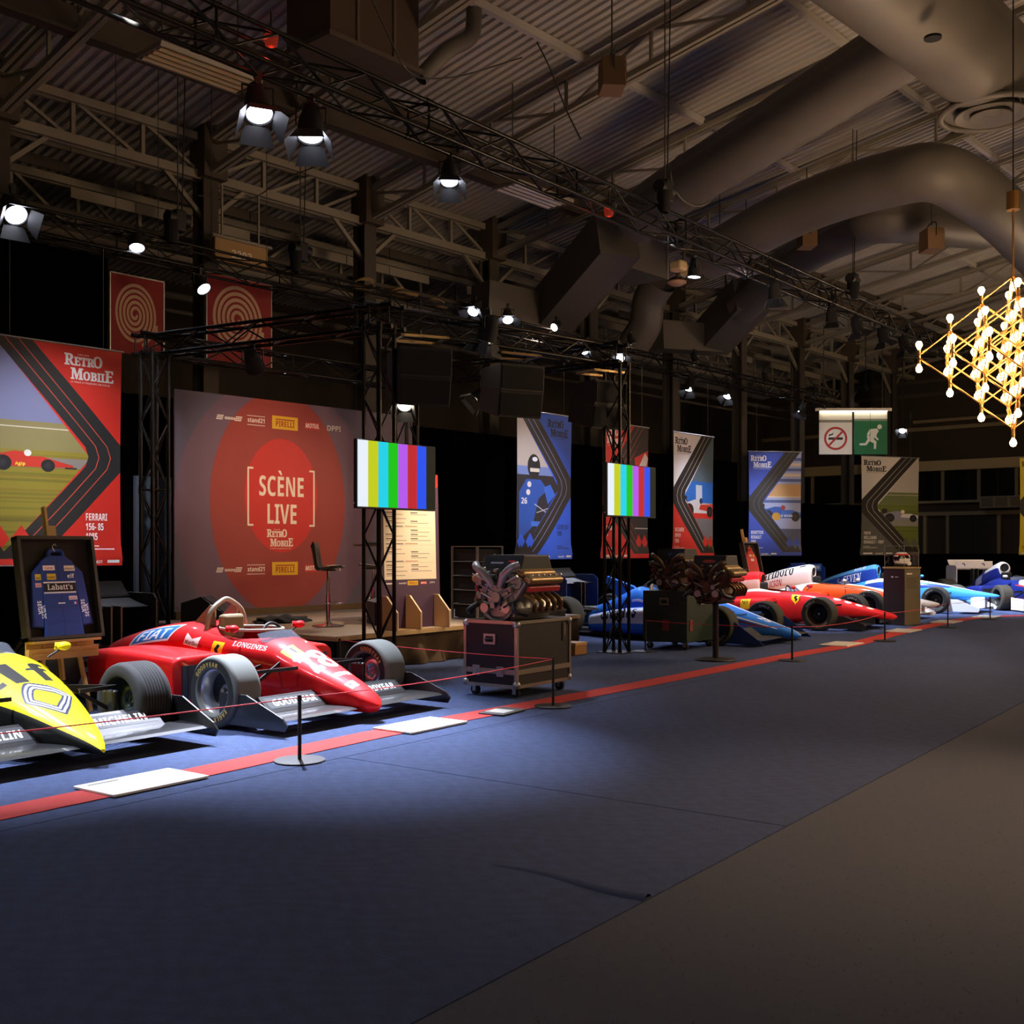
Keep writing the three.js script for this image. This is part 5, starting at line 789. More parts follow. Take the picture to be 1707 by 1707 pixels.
    obj('brake_duct', rb(0.16, 0.2, 0.05, 0.02, -0.02, 0.3, s * (ft - 0.2)), M.carbon, t);
  }
  // front wing
  const F = o.front, fwm = F.m || M.carbon, fw = obj('front_wing', foil(F.chord, 0.07, F.span, 0.04).translate(F.x, F.y, 0), fwm, t);
  for (const s of [1, -1]) {
    const half = (F.span - 0.34) / 2, fh = F.chord * 0.5, a = 0.62, mx = new THREE.Matrix4().makeBasis(V(0, 0, -1), V(-Math.cos(a), Math.sin(a), 0), V(Math.sin(a), Math.cos(a), 0)).setPosition(F.x - F.chord * 0.92, F.y + 0.075, s * (0.15 + half * 0.42));
    const fl = obj('wing_flap', rb(half * 0.8, fh, 0.016, 0.007).applyMatrix4(mx), F.flapM || fwm, fw);
    if (F.text) obj('flap_lettering', new THREE.PlaneGeometry(half * 0.72, fh * 0.62).translate(0, 0.01, 0.0095).applyMatrix4(mx), std(0xffffff, 0.5, 0, { map: F.text }), fl);
    const E = F.plate; obj('end_plate', extrude(E.shape, 0.012, 0.002).translate(F.x, 0, s > 0 ? F.span / 2 : -F.span / 2 - 0.012), E.m || fwm, fw);
    if (F.pylon) obj('wing_pylon', bx(0.3, F.pylon, 0.012, F.x - 0.12, F.y + F.pylon / 2, s * 0.12), fwm, fw);
  }
  // rear wing
  const Q = o.rear, rw = obj('rear_wing', foil(Q.chord, 0.06, Q.span, 0.28).translate(Q.x, Q.y, 0), Q.m || M.carbon, t);
  if (Q.tiers) obj('lower_plane', foil(Q.chord * 0.9, 0.06, Q.span, 0.25).translate(Q.x + 0.08, Q.y - 0.3, 0), Q.m || M.carbon, rw);
  obj('wing_flap', foil(Q.chord * 0.5, 0.07, Q.span, 0.3).rotateZ(-0.5).translate(Q.x - Q.chord * 0.8, Q.y + 0.1, 0), Q.flapM || Q.m || M.carbon, rw);
  if (Q.text) obj('wing_lettering', new THREE.PlaneGeometry(Q.span * 0.9, 0.16).rotateY(Math.PI / 2).translate(Q.x + 0.02, Q.y + 0.12, 0), std(0xffffff, 0.4, 0, { map: Q.text }), rw), obj('lettering_board', bx(0.02, 0.19, Q.span, Q.x + 0.006, Q.y + 0.12, 0), Q.m || M.carbon, rw);
  for (const s of [1, -1]) { const e = obj('end_plate', extrude(Q.plate, 0.014, 0.004).translate(Q.x, Q.y, s > 0 ? Q.span / 2 : -Q.span / 2 - 0.014), Q.plateM || Q.m || M.carbon, rw); if (Q.plateTex) obj('plate_print', new THREE.PlaneGeometry(Q.plateTex[1], Q.plateTex[2]).rotateY(s > 0 ? 0 : Math.PI).translate(Q.x - Q.plateTex[3], Q.y + Q.plateTex[4], s * (Q.span / 2 + 0.02)), std(0xffffff, 0.4, 0, { map: Q.plateTex[0] }), e); }
  obj('wing_post', [bx(0.2, Q.y - 0.3, 0.02, Q.x + 0.02, (Q.y + 0.3) / 2 + 0.02, 0.06), bx(0.2, Q.y - 0.3, 0.02, Q.x + 0.02, (Q.y + 0.3) / 2 + 0.02, -0.06)], M.steel, rw);
  // cockpit
  const [cx, cy] = o.pit, ws = o.screen; obj('steering_wheel', new THREE.TorusGeometry(0.12, 0.014, 8, 28).rotateY(Math.PI / 2).rotateZ(0.3).translate(ws[0] - 0.22, cy - 0.08, 0), M.black, t); obj('head_rest', rb(0.1, 0.24, 0.26, 0.04, cx - o.pit[2] * 0.78, cy - 0.02, 0), o.restM || M.matt, t);
  { const pos = [], idx = []; for (let i = 0; i <= 16; i++) { const a = (i / 16 - 0.5) * 2.3, w = ws[2]; for (let j = 0; j <= 4; j++) { const k = j / 4; pos.push(ws[0] - 0.16 * (1 - Math.cos(a)) - 0.1 * k, ws[1] + ws[3] * k * (0.45 + 0.55 * Math.cos(a)), Math.sin(a) * w * (1 - 0.12 * k)); if (i && j) { const q = i * 5 + j; idx.push(q, q - 1, q - 6, q, q - 6, q - 5); } } } const g = new THREE.BufferGeometry(); g.setAttribute('position', new THREE.Float32BufferAttribute(pos, 3)); g.setIndex(idx); g.computeVertexNormals(); obj('windscreen', g, ws[4] || M.smoke, t); }
  if (o.hoop) { const [hx, hy, w, top] = o.hoop, hm = std(0xa39a88, 0.45, 0.5); obj('roll_hoop', [tube([V(hx, hy - 0.06, -w), V(hx, hy + (top - hy) * 0.55, -w * 0.78), V(hx, top - 0.03, -w * 0.32), V(hx, top, 0), V(hx, top - 0.03, w * 0.32), V(hx, hy + (top - hy) * 0.55, w * 0.78), V(hx, hy - 0.06, w)], 0.024, 36, 10)], hm, t); obj('hoop_fairing', extrude([[0, hy - 0.02], [0, top - 0.06], [-0.07, top - 0.06], [-0.36, hy - 0.02]], 0.014, 0.004).translate(hx, 0, -0.007 + w * 0.55), hm, t); obj('hoop_fairing', extrude([[0, hy - 0.02], [0, top - 0.06], [-0.07, top - 0.06], [-0.36, hy - 0.02]], 0.014, 0.004).translate(hx, 0, -0.007 - w * 0.55), hm, t); }
  (o.extra || (() => {}))(t);
  return t;
}
const unroll = (fn, w = 1024, h = 512) => canvas(w, h, fn);
const plateFlat = (l, y0, y1) => [[0.05, y0], [0.08, y0 + 0.05], [0.03, y0 + 0.1], [-l * 0.55, y1], [-l, y1], [-l, y0]];
const flapText = (s, ink, bg) => canvas(512, 96, (x) => { rect(x, bg, 0, 0, 512, 96); txt(x, s, 256, 76, 78, ink, { align: 'center', skew: -0.15 }); });
const rearPlate = (l, y0, y1, r = 0.06) => [[0.1, y0], [0.1, y1 - r], [0.1 - r, y1], [-l + r, y1], [-l, y1 - r], [-l, y0 + r], [-l + r, y0]];

// the yellow car at the left edge
car({ name: 'racing_car', label: 'yellow racing car at the left edge with a black front wing', at: [4.45, -7.5], wb: 2.73,
  body: [[0.84, 0.02, 0.1, 0.13, 2], [0.76, 0.07, 0.09, 0.19, 2.3], [0.55, 0.155, 0.09, 0.29, 2.6], [0.2, 0.26, 0.1, 0.44, 2.9], [-0.2, 0.36, 0.09, 0.58, 3], [-0.55, 0.4, 0.07, 0.68, 3], [-1.1, 0.42, 0.06, 0.72, 3.2], [-1.5, 0.4, 0.06, 0.8, 3], [-2.2, 0.34, 0.06, 0.7, 3], [-2.8, 0.24, 0.1, 0.5, 2.6], [-3.1, 0.12, 0.16, 0.36, 2.4]],
  bodyTex: unroll((x, w, h) => { rect(x, '#f6e600', 0, 0, w, h); rect(x, '#14140f', 0, 470, w, 42); rect(x, '#14140f', 0, 0, w, 42); poly(x, '#14140f', [[560, 470], [700, 372], [860, 352], [1024, 330], [1024, 512], [560, 512]]); rect(x, '#e8e8ea', 620, 180, 20, 152); rect(x, '#e8e8ea', 0, 300, 560, 10);
    txt(x, 'elf', 798, 276, 112, '#14140f', { rot: -Math.PI / 2, align: 'center', sx: 0.95, stroke: '#14140f', lw: 2 });
    const D = (k, c) => line(x, c, 5, [[826 - k, 262], [862, 236 - k], [898 + k, 262], [862, 288 + k], [826 - k, 262]]); [[0, '#20243c'], [6, '#eef0f4'], [12, '#20243c'], [18, '#eef0f4'], [24, '#20243c']].forEach(([k, c]) => D(k, c)); }),
  pit: [-0.98, 0.74, 0.4, 0.27], screen: [-0.55, 0.62, 0.3, 0.16], hoop: [-1.45, 0.78, 0.26, 1.02], mirror: [-0.45, 0.72, 0.52], mirrorC: 0xf0dc10,
  pods: { secs: [[-1.3, 0.26, 0.1, 0.5, 5, 0.66], [-1.7, 0.28, 0.08, 0.56, 5, 0.66], [-2.3, 0.2, 0.08, 0.48, 5, 0.56]] }, podColor: 0xe9d310,
  wheelO: { grooves: 7, tyre: std(0x191a19, 0.85), rim: std(0x46565a, 0.4, 0.6) }, ft: 0.84, fw: 0.3, arm: 0.26,
  front: { x: 0.72, y: 0.13, chord: 0.44, span: 2.0, m: phys(0x08080a, 0.35, { clearcoat: 0.5 }), text: flapText('MICHELIN', '#eef0ee', '#08080a'), plate: { shape: plateFlat(0.62, 0.07, 0.34) } },
  rear: { x: -3.0, y: 0.82, chord: 0.42, span: 1.0, plate: rearPlate(0.6, -0.26, 0.16) } });

// first red car
const shield = (x, px, py, s) => { poly(x, '#f2d21c', [[px, py], [px + s, py], [px + s * 0.96, py + s * 0.9], [px + s * 0.5, py + s * 1.5], [px + s * 0.04, py + s * 0.9]]); poly(x, '#17150f', [[px + s * 0.45, py + s * 0.2], [px + s * 0.7, py + s * 0.32], [px + s * 0.56, py + s * 0.6], [px + s * 0.76, py + s * 0.92], [px + s * 0.5, py + s * 1.2], [px + s * 0.46, py + s * 0.85], [px + s * 0.28, py + s * 0.62]]); };
car({ name: 'racing_car', label: 'red racing car number 28 with chrome wheel rims beside the wooden easel', at: [6.98, -7.37], wb: 2.76,
  body: [[0.9, 0.03, 0.12, 0.16, 2], [0.86, 0.085, 0.085, 0.21, 2.2], [0.7, 0.135, 0.075, 0.3, 2.4], [0.3, 0.215, 0.08, 0.46, 2.7], [0, 0.27, 0.07, 0.58, 2.9], [-0.16, 0.3, 0.06, 0.655, 3], [-0.45, 0.345, 0.05, 0.69, 3], [-1.0, 0.39, 0.05, 0.74, 3], [-1.25, 0.39, 0.05, 0.78, 3], [-1.7, 0.37, 0.05, 0.75, 2.8], [-2.2, 0.33, 0.06, 0.66, 2.7], [-2.65, 0.26, 0.08, 0.54, 2.6], [-3.05, 0.14, 0.14, 0.38, 2.4]],
  bodyTex: unroll((x, w, h) => { rect(x, '#d60c10', 0, 0, w, h); const U = (k) => (k + 3.05) / 3.95 * w;
    poly(x, '#eef2f8', [[U(-2.08), 294], [U(-1.4), 290], [U(-1.5), 350], [U(-2.18), 354]]); poly(x, '#2a78c4', [[U(-2.06), 300], [U(-1.43), 296], [U(-1.52), 344], [U(-2.14), 348]]); txt(x, 'FIAT', U(-2.08), 342, 48, '#eef2f8', { skew: -0.25, sx: 1.3 });
    rect(x, '#f0ece8', U(-1.24), 314, 52, 44); poly(x, '#d8161a', [[U(-1.24), 314], [U(-1.24) + 52, 314], [U(-1.24) + 52, 326], [U(-1.24) + 26, 340], [U(-1.24), 326]]); txt(x, 'Marlboro', U(-1.23), 355, 13, '#17150f', { font: 'serif' });
    shield(x, U(-0.86), 330, 38); txt(x, 'LONGINES', U(-0.62), 336, 24, '#f4f0ec', { font: 'serif', sx: 0.8 });
    rect(x, '#f0d83c', U(-0.08), 268, 34, 52); rect(x, '#f2f0ea', U(-0.08) + 34, 268, 22, 52); poly(x, '#17150f', [[U(-0.08) + 6, 280], [U(-0.08) + 28, 280], [U(-0.08) + 26, 292], [U(-0.08) + 8, 306]]); txt(x, 'Agip', U(-0.08) + 38, 312, 18, '#17150f', { rot: -Math.PI / 2, sx: 0.9 });
    txt(x, '28', U(0.34), 274, 112, '#f6f2ee', { rot: -Math.PI / 2, align: 'center', sx: 0.9 }); txt(x, 'WEBER', U(0.5), 262, 22, '#f4f0ec', { rot: -Math.PI / 2, align: 'center', sx: 1.1 }); rect(x, '#f2f0ea', U(0.6), 262, 22, 56); rect(x, '#3a3a44', U(0.62), 276, 8, 30); }),
  pit: [-0.68, 0.76, 0.42, 0.27], screen: [-0.2, 0.64, 0.27, 0.1], hoop: [-1.08, 0.74, 0.24, 1.0], mirror: [-0.5, 0.76, 0.4], mirrorC: 0xd8161a, restM: std(0x8d7d5c, 0.7),
  pods: { secs: [[-0.62, 0.3, 0.1, 0.52, 6, 0.64], [-0.66, 0.31, 0.09, 0.54, 6, 0.64], [-1.5, 0.31, 0.08, 0.57, 5, 0.64], [-2.1, 0.24, 0.08, 0.52, 5, 0.54], [-2.5, 0.12, 0.1, 0.46, 4, 0.44]] }, podColor: 0xd60c10, mouth: 0x3a434e,
  wheelO: { ring: RING.gold, tyre: std(0x5c605b, 0.85), rim: std(0xd8d8d8, 0.28, 0.85) }, arm: 0.24,
  front: { x: 0.78, y: 0.12, chord: 0.42, span: 2.0, m: phys(0x232322, 0.35, { clearcoat: 0.6 }), text: flapText('GOODYEAR', '#e8ecea', '#1f2222'), plate: { shape: plateFlat(0.72, 0.05, 0.3), m: M.carbon } },
  rear: { x: -2.95, y: 0.85, chord: 0.45, span: 1.0, m: std(0x17181a, 0.5), plate: rearPlate(0.52, -0.27, 0.14) },
  extra: (t) => { for (const s of [1, -1]) obj('rear_winglet', bx(0.22, 0.16, 0.012, -2.42, 0.6, s * 0.86), M.matt, t), obj('winglet_vane', foil(0.24, 0.06, 0.34, 0.2).translate(-2.32, 0.6, s * 0.68), M.matt, t); obj('cockpit_rim', new THREE.TorusGeometry(1, 0.035, 8, 40).rotateX(Math.PI / 2).scale(0.34, 0.4, 0.25).translate(-0.72, 0.735, 0), std(0xb8b0a2, 0.5), t); } });

// bright blue car behind the green crate
const gi = '#2f7be0';
car({ name: 'racing_car', label: 'bright blue racing car behind the green crate with number 25 on its rear wing', at: [16.4, -7.4], wb: 2.85,
  body: [[0.96, 0.03, 0.11, 0.15, 2], [0.88, 0.08, 0.08, 0.2, 2.4], [0.5, 0.15, 0.09, 0.33, 2.8], [0, 0.21, 0.08, 0.5, 3], [-0.4, 0.26, 0.07, 0.62, 3], [-0.9, 0.34, 0.06, 0.66, 3], [-1.4, 0.36, 0.05, 0.72, 3], [-1.75, 0.32, 0.05, 0.84, 2.6], [-2.3, 0.24, 0.06, 0.62, 2.6], [-3.0, 0.14, 0.12, 0.36, 2.4]],
  bodyTex: unroll((x, w, h) => { rect(x, gi, 0, 0, w, h); rect(x, '#e8eef8', 470, 248, 560, 12); rect(x, '#e8eef8', 300, 352, 640, 10); txt(x, '25', 850, 300, 70, '#f2f4f8', { sx: 0.7, skew: -0.2 }); rect(x, '#8a2a26', 480, 372, 420, 6); }),
  pit: [-1.02, 0.7, 0.42, 0.25], screen: [-0.58, 0.62, 0.24, 0.12], hoop: [-1.55, 0.74, 0.2, 0.98], mirror: [-0.5, 0.72, 0.42], mirrorC: 0x2f7be0,
  pods: { secs: [[-0.95, 0.27, 0.08, 0.52, 6, 0.62], [-1.0, 0.28, 0.08, 0.53, 6, 0.62], [-1.7, 0.28, 0.08, 0.5, 5, 0.6], [-2.5, 0.16, 0.08, 0.36, 4, 0.44]] },
  podTex: unroll((x, w, h) => { rect(x, '#1b56c0', 0, 0, w, h); rect(x, '#e8eef8', 0, 290, w, 108); rect(x, '#3f86ea', 0, 300, w, 12); txt(x, 'GITANES', 190, 376, 84, '#1c2c5c', { skew: -0.2, sx: 1.5 }); rect(x, '#2f7be0', 0, 388, w, 12); }),
  wheelO: { ring: RING.grey, tyre: std(0x34372f, 0.85) }, armM: std(0x2459a8, 0.4),
  front: { x: 0.72, y: 0.1, chord: 0.44, span: 1.9, m: std(0x37372f, 0.5), plate: { shape: [[0.06, 0.04], [-0.2, 0.22], [-0.62, 0.5], [-0.66, 0.5], [-0.8, 0.04]], m: std(0x16356e, 0.4) } },
  rear: { x: -3.1, y: 0.86, chord: 0.42, span: 1.0, m: std(0x15161a, 0.5), plateM: std(0x1c3a7e, 0.4), plate: rearPlate(0.66, -0.4, 0.14, 0.08), plateTex: [canvas(256, 128, (x) => { rect(x, '#1c3a7e', 0, 0, 256, 128); txt(x, '25', 130, 70, 72, '#c9a89a', {}); txt(x, '.com', 96, 112, 30, '#5f78b4', { style: 'normal' }); }), 0.6, 0.3, 0.26, -0.1] },
  extra: (t) => { obj('shark_fin', extrude([[0, 0.6], [-0.25, 0.82], [-0.75, 0.98], [-0.8, 0.9], [-0.5, 0.6]], 0.05, 0.01).translate(-1.72, 0, -0.025), paint(null, 0x2f7be0), t); } });

// second red car with a tall airbox
car({ name: 'racing_car', label: 'red racing car with a long red nose reaching the helmet plinth', at: [20.1, -7.2], wb: 2.85,
  body: [[1.1, 0.03, 0.22, 0.26, 2], [1.02, 0.07, 0.19, 0.3, 2.3], [0.6, 0.13, 0.2, 0.4, 2.5], [0, 0.2, 0.17, 0.55, 2.7], [-0.5, 0.27, 0.1, 0.64, 2.9], [-1.0, 0.36, 0.06, 0.68, 3], [-1.5, 0.38, 0.05, 0.7, 3], [-2.0, 0.3, 0.05, 0.62, 2.8], [-3.0, 0.14, 0.12, 0.36, 2.4]],
  bodyTex: unroll((x, w, h) => { rect(x, '#dd2428', 0, 0, w, h); rect(x, '#f0e4d8', 330, 248, 170, 64); ['#f4efe8', '#f4efe8', '#f4efe8', '#f4efe8'].forEach((c, i) => disc(x, c, 760 + i * 50, 286 + i * 2, 17, 22)); shield(x, 560, 318, 40); rect(x, '#17150f', 596, 330, 4, 30); txt(x, '2', 700, 336, 44, '#f4efe8'); }),
  pit: [-1.12, 0.72, 0.4, 0.24], screen: [-0.7, 0.64, 0.24, 0.1], mirror: [-0.66, 0.74, 0.42], mirrorC: 0xdd2428, intake: [-1.45, 0.88, 0.11, 0.09], restM: std(0x1c1b1b, 0.8),
  cover: [[-1.45, 0.15, 0.6, 1.0, 2.4], [-1.55, 0.16, 0.55, 1.02, 2.4], [-2.2, 0.15, 0.5, 0.92, 2.2], [-2.8, 0.1, 0.3, 0.6, 2.2], [-3.1, 0.05, 0.3, 0.42, 2]], coverTex: unroll((x, w, h) => { rect(x, '#dd2428', 0, 0, w, h); disc(x, '#eceaf0', 820, 250, 60, 26); rect(x, '#e9c8bc', 150, 360, 500, 70); }, 512, 512),
  pods: { secs: [[-1.0, 0.26, 0.08, 0.54, 5, 0.62], [-1.05, 0.27, 0.08, 0.55, 5, 0.62], [-1.8, 0.27, 0.08, 0.5, 5, 0.6], [-2.6, 0.14, 0.08, 0.34, 4, 0.4]] }, podTex: unroll((x, w, h) => { rect(x, '#d01f24', 0, 0, w, h); rect(x, '#f0c81c', 700, 300, 120, 80); txt(x, 'Agip', 712, 356, 46, '#17150f', { sx: 0.9 }); txt(x, 'FIAT', 400, 350, 60, '#f4efe8', {}); }, 1024, 512),
  wheelO: { ring: RING.grey, tyre: std(0x34352f, 0.85), rim: std(0x2b1c1c, 0.35, 0.6) }, ft: 0.86, fw: 0.3,
  front: { x: 0.72, y: 0.1, chord: 0.4, span: 1.5, m: M.carbon, pylon: 0.14, plate: { shape: plateFlat(0.6, 0.04, 0.26) } },
  rear: { x: -3.1, y: 0.86, chord: 0.36, span: 0.98, m: std(0x1b1b1d, 0.5), plate: rearPlate(0.5, -0.36, 0.12), text: canvas(512, 96, (x) => { rect(x, '#c9c81c', 0, 0, 512, 96); poly(x, '#17150f', [[30, 30], [90, 34], [84, 56], [30, 62]]); txt(x, 'Agip', 120, 72, 70, '#17150f', {}); }) } });

// white engine cover, orange-red front
car({ name: 'racing_car', label: 'white and orange-red racing car partly hidden behind the second red car', at: [23.4, -7.4], wb: 2.9,
  body: [[1.15, 0.03, 0.3, 0.34, 2], [1.05, 0.08, 0.26, 0.37, 2.3], [0.6, 0.14, 0.26, 0.46, 2.5], [0, 0.21, 0.2, 0.6, 2.8], [-0.5, 0.27, 0.12, 0.68, 3], [-1.0, 0.35, 0.06, 0.72, 3], [-1.5, 0.37, 0.05, 0.72, 3], [-2.0, 0.3, 0.05, 0.62, 2.8], [-3.0, 0.14, 0.12, 0.36, 2.4]],
  bodyTex: unroll((x, w, h) => { rect(x, '#f0ece6', 0, 0, w, h); poly(x, '#f2561a', [[360, 300], [640, 280], [820, 330], [860, 420], [300, 470]]); rect(x, '#17150f', 560, 320, 90, 6); }),
  pit: [-1.1, 0.76, 0.4, 0.24], screen: [-0.68, 0.68, 0.24, 0.1], mirror: [-0.66, 0.78, 0.42], mirrorC: 0xf0ece6, intake: [-1.5, 0.95, 0.12, 0.1], lip: paint(null, 0xf0ece6), restM: std(0x141414, 0.8),
  cover: [[-1.5, 0.17, 0.62, 1.09, 2.6], [-1.6, 0.18, 0.55, 1.11, 2.6], [-2.3, 0.16, 0.5, 0.96, 2.4], [-2.9, 0.11, 0.35, 0.72, 2.2], [-3.15, 0.05, 0.32, 0.5, 2]],
  coverTex: unroll((x, w, h) => { rect(x, '#f2efe9', 0, 0, w, h); txt(x, 'Marlboro', 500, 362, 118, '#1b1a1a', { font: 'serif', align: 'center', sx: 1.0, sy: 1.1 }); txt(x, 'ICSON', 520, 420, 60, '#c23a44', { align: 'center', style: 'italic bold' }); rect(x, '#55585c', 860, 286, 90, 22); }),
  pods: { secs: [[-1.0, 0.26, 0.08, 0.54, 5, 0.62], [-1.05, 0.27, 0.08, 0.55, 5, 0.62], [-1.8, 0.27, 0.08, 0.5, 5, 0.6], [-2.6, 0.14, 0.08, 0.34, 4, 0.4]] }, podColor: 0xf04a1c,
  wheelO: { ring: RING.grey, tyre: std(0x34352f, 0.85) }, ft: 0.86, fw: 0.3,
  front: { x: 0.8, y: 0.12, chord: 0.4, span: 1.5, m: paint(null, 0xe9e6e2), pylon: 0.2, plate: { shape: plateFlat(0.6, 0.05, 0.3), m: paint(null, 0xe9e6e2) } },
  rear: { x: -3.15, y: 0.88, chord: 0.36, span: 0.98, m: paint(null, 0xe8e4de), plate: rearPlate(0.5, -0.36, 0.12) } });

// light blue nose, dark blue engine cover
car({ name: 'racing_car', label: 'light blue and white racing car right of the helmet plinth', at: [26.6, -6.95], wb: 2.9,
  body: [[1.15, 0.035, 0.36, 0.4, 2], [1.06, 0.08, 0.32, 0.43, 2.3], [0.6, 0.14, 0.3, 0.5, 2.5], [0, 0.21, 0.22, 0.62, 2.8], [-0.5, 0.27, 0.12, 0.7, 3], [-1.0, 0.35, 0.06, 0.74, 3], [-1.5, 0.37, 0.05, 0.74, 3], [-2.0, 0.3, 0.05, 0.64, 2.8], [-3.0, 0.14, 0.12, 0.36, 2.4]],
  bodyTex: unroll((x, w, h) => { rect(x, '#3f9be0', 0, 0, w, h); poly(x, '#eef2f4', [[300, 190], [700, 220], [980, 256], [700, 296], [300, 330]]); poly(x, '#1c3a8c', [[300, 330], [620, 318], [800, 284], [760, 330], [560, 372], [300, 380]]); disc(x, '#e2d42c', 560, 284, 34, 16); }),
  pit: [-1.1, 0.78, 0.4, 0.24], screen: [-0.68, 0.7, 0.24, 0.1], mirror: [-0.66, 0.8, 0.42], mirrorC: 0x3f9be0, intake: [-1.56, 0.93, 0.12, 0.1],
  cover: [[-1.56, 0.17, 0.62, 1.05, 2.6], [-1.66, 0.18, 0.55, 1.07, 2.6], [-2.3, 0.16, 0.5, 0.9, 2.4], [-2.9, 0.11, 0.35, 0.68, 2.2], [-3.15, 0.05, 0.32, 0.48, 2]],
  coverTex: unroll((x, w, h) => { rect(x, '#1d3f96', 0, 0, w, h); rect(x, '#4e97cc', 0, 150, w, 190); txt(x, 'MILD', 760, 322, 74, '#dfe6f4', { align: 'center' }); txt(x, 'SEVEN', 640, 414, 84, '#eef0f6', { align: 'center', font: 'serif', style: 'italic bold' }); }),
  pods: { secs: [[-1.0, 0.26, 0.08, 0.54, 5, 0.62], [-1.05, 0.27, 0.08, 0.55, 5, 0.62], [-1.8, 0.27, 0.08, 0.5, 5, 0.6], [-2.6, 0.14, 0.08, 0.34, 4, 0.4]] }, podColor: 0x2a5cc0,
  wheelO: { ring: RING.grey, tyre: std(0x34352f, 0.85) }, ft: 0.84, fw: 0.3,
  front: { x: 0.84, y: 0.12, chord: 0.42, span: 1.6, m: paint(null, 0xdfe8f2), flapM: paint(null, 0x3f9be0), pylon: 0.24, plate: { shape: plateFlat(0.7, 0.05, 0.32), m: paint(null, 0xdfe8f2) } },
  rear: { x: -3.15, y: 0.86, chord: 0.36, span: 1.0, m: paint(null, 0x1d3f96), plate: rearPlate(0.5, -0.36, 0.16), plateM: paint(null, 0x1d3f96), text: canvas(512, 96, (x) => { rect(x, '#2a6cc4', 0, 0, 512, 96); txt(x, 'MILD SEVEN', 256, 72, 66, '#eef2f8', { align: 'center' }); }) } });

// dark blue and white car at the far right
car({ name: 'racing_car', label: 'dark blue and white racing car farthest right, cut by the picture edge', at: [28.35, -5.35], fwd: [-0.77, 0.64], wb: 2.9,
  body: [[1.15, 0.035, 0.3, 0.35, 2], [1.06, 0.08, 0.27, 0.38, 2.3], [0.6, 0.14, 0.26, 0.46, 2.5], [0, 0.21, 0.2, 0.6, 2.8], [-0.5, 0.27, 0.12, 0.68, 3], [-1.0, 0.35, 0.06, 0.72, 3], [-1.5, 0.37, 0.05, 0.72, 3], [-2.0, 0.3, 0.05, 0.62, 2.8], [-3.0, 0.14, 0.12, 0.36, 2.4]],
  bodyTex: unroll((x, w, h) => { rect(x, '#1c2c7c', 0, 0, w, h); poly(x, '#eceef2', [[560, 230], [1024, 250], [1024, 330], [640, 330]]); poly(x, '#c23a34', [[640, 330], [1024, 330], [1024, 342], [600, 346]]); }),
  pit: [-1.1, 0.76, 0.4, 0.24], screen: [-0.68, 0.68, 0.24, 0.1], mirror: [-0.66, 0.78, 0.42], mirrorC: 0xeceef2, intake: [-1.52, 0.97, 0.12, 0.11], lip: paint(null, 0xe9e4da),
  cover: [[-1.52, 0.16, 0.66, 1.1, 2.4], [-1.62, 0.17, 0.6, 1.12, 2.4], [-2.2, 0.15, 0.5, 0.94, 2.3], [-2.9, 0.1, 0.35, 0.66, 2.2], [-3.15, 0.05, 0.32, 0.48, 2]], coverTex: unroll((x, w, h) => { rect(x, '#1c2c7c', 0, 0, w, h); poly(x, '#e9e4da', [[400, 150], [w, 150], [w, 360], [560, 350]]); for (let k = 0; k < 6; k++) poly(x, '#d9dce6', [[250 + k * 40, 340], [270 + k * 40, 340], [240 + k * 40, 420], [220 + k * 40, 420]]); }, 1024, 512),
  pods: { secs: [[-1.0, 0.26, 0.08, 0.54, 5, 0.62], [-1.05, 0.27, 0.08, 0.55, 5, 0.62], [-1.8, 0.27, 0.08, 0.5, 5, 0.6], [-2.6, 0.14, 0.08, 0.34, 4, 0.4]] }, podTex: unroll((x, w, h) => { rect(x, '#1c2c7c', 0, 0, w, h); rect(x, '#e6e8ec', 200, 300, 700, 90); rect(x, '#b83a34', 300, 322, 330, 40); }, 512, 256),
  wheelO: { tyre: std(0x3a382f, 0.85), grooves: 4 }, ft: 0.84, fw: 0.3,
  front: { x: 0.84, y: 0.12, chord: 0.42, span: 1.6, m: paint(null, 0x1c2c7c), pylon: 0.16, plate: { shape: [[0.05, 0.04], [0.05, 0.3], [-0.5, 0.32], [-0.5, 0.04]], m: paint(canvas(256, 128, (x) => { rect(x, '#eceae6', 0, 0, 256, 128); txt(x, 'SC', 20, 86, 60, '#b83a34', {}); })) } },
  rear: { x: -3.1, y: 0.9, chord: 0.4, span: 1.0, m: paint(null, 0xe4e8f0), plate: rearPlate(0.5, -0.4, 0.1), plateM: paint(null, 0xe4e8f0), text: canvas(512, 96, (x) => { rect(x, '#e9ecf2', 0, 0, 512, 96); for (const p of [90, 390]) { x.strokeStyle = '#27408c'; x.lineWidth = 16; x.beginPath(); x.arc(p, 52, 22, -2.4, 0.6); x.stroke(); } }) } });

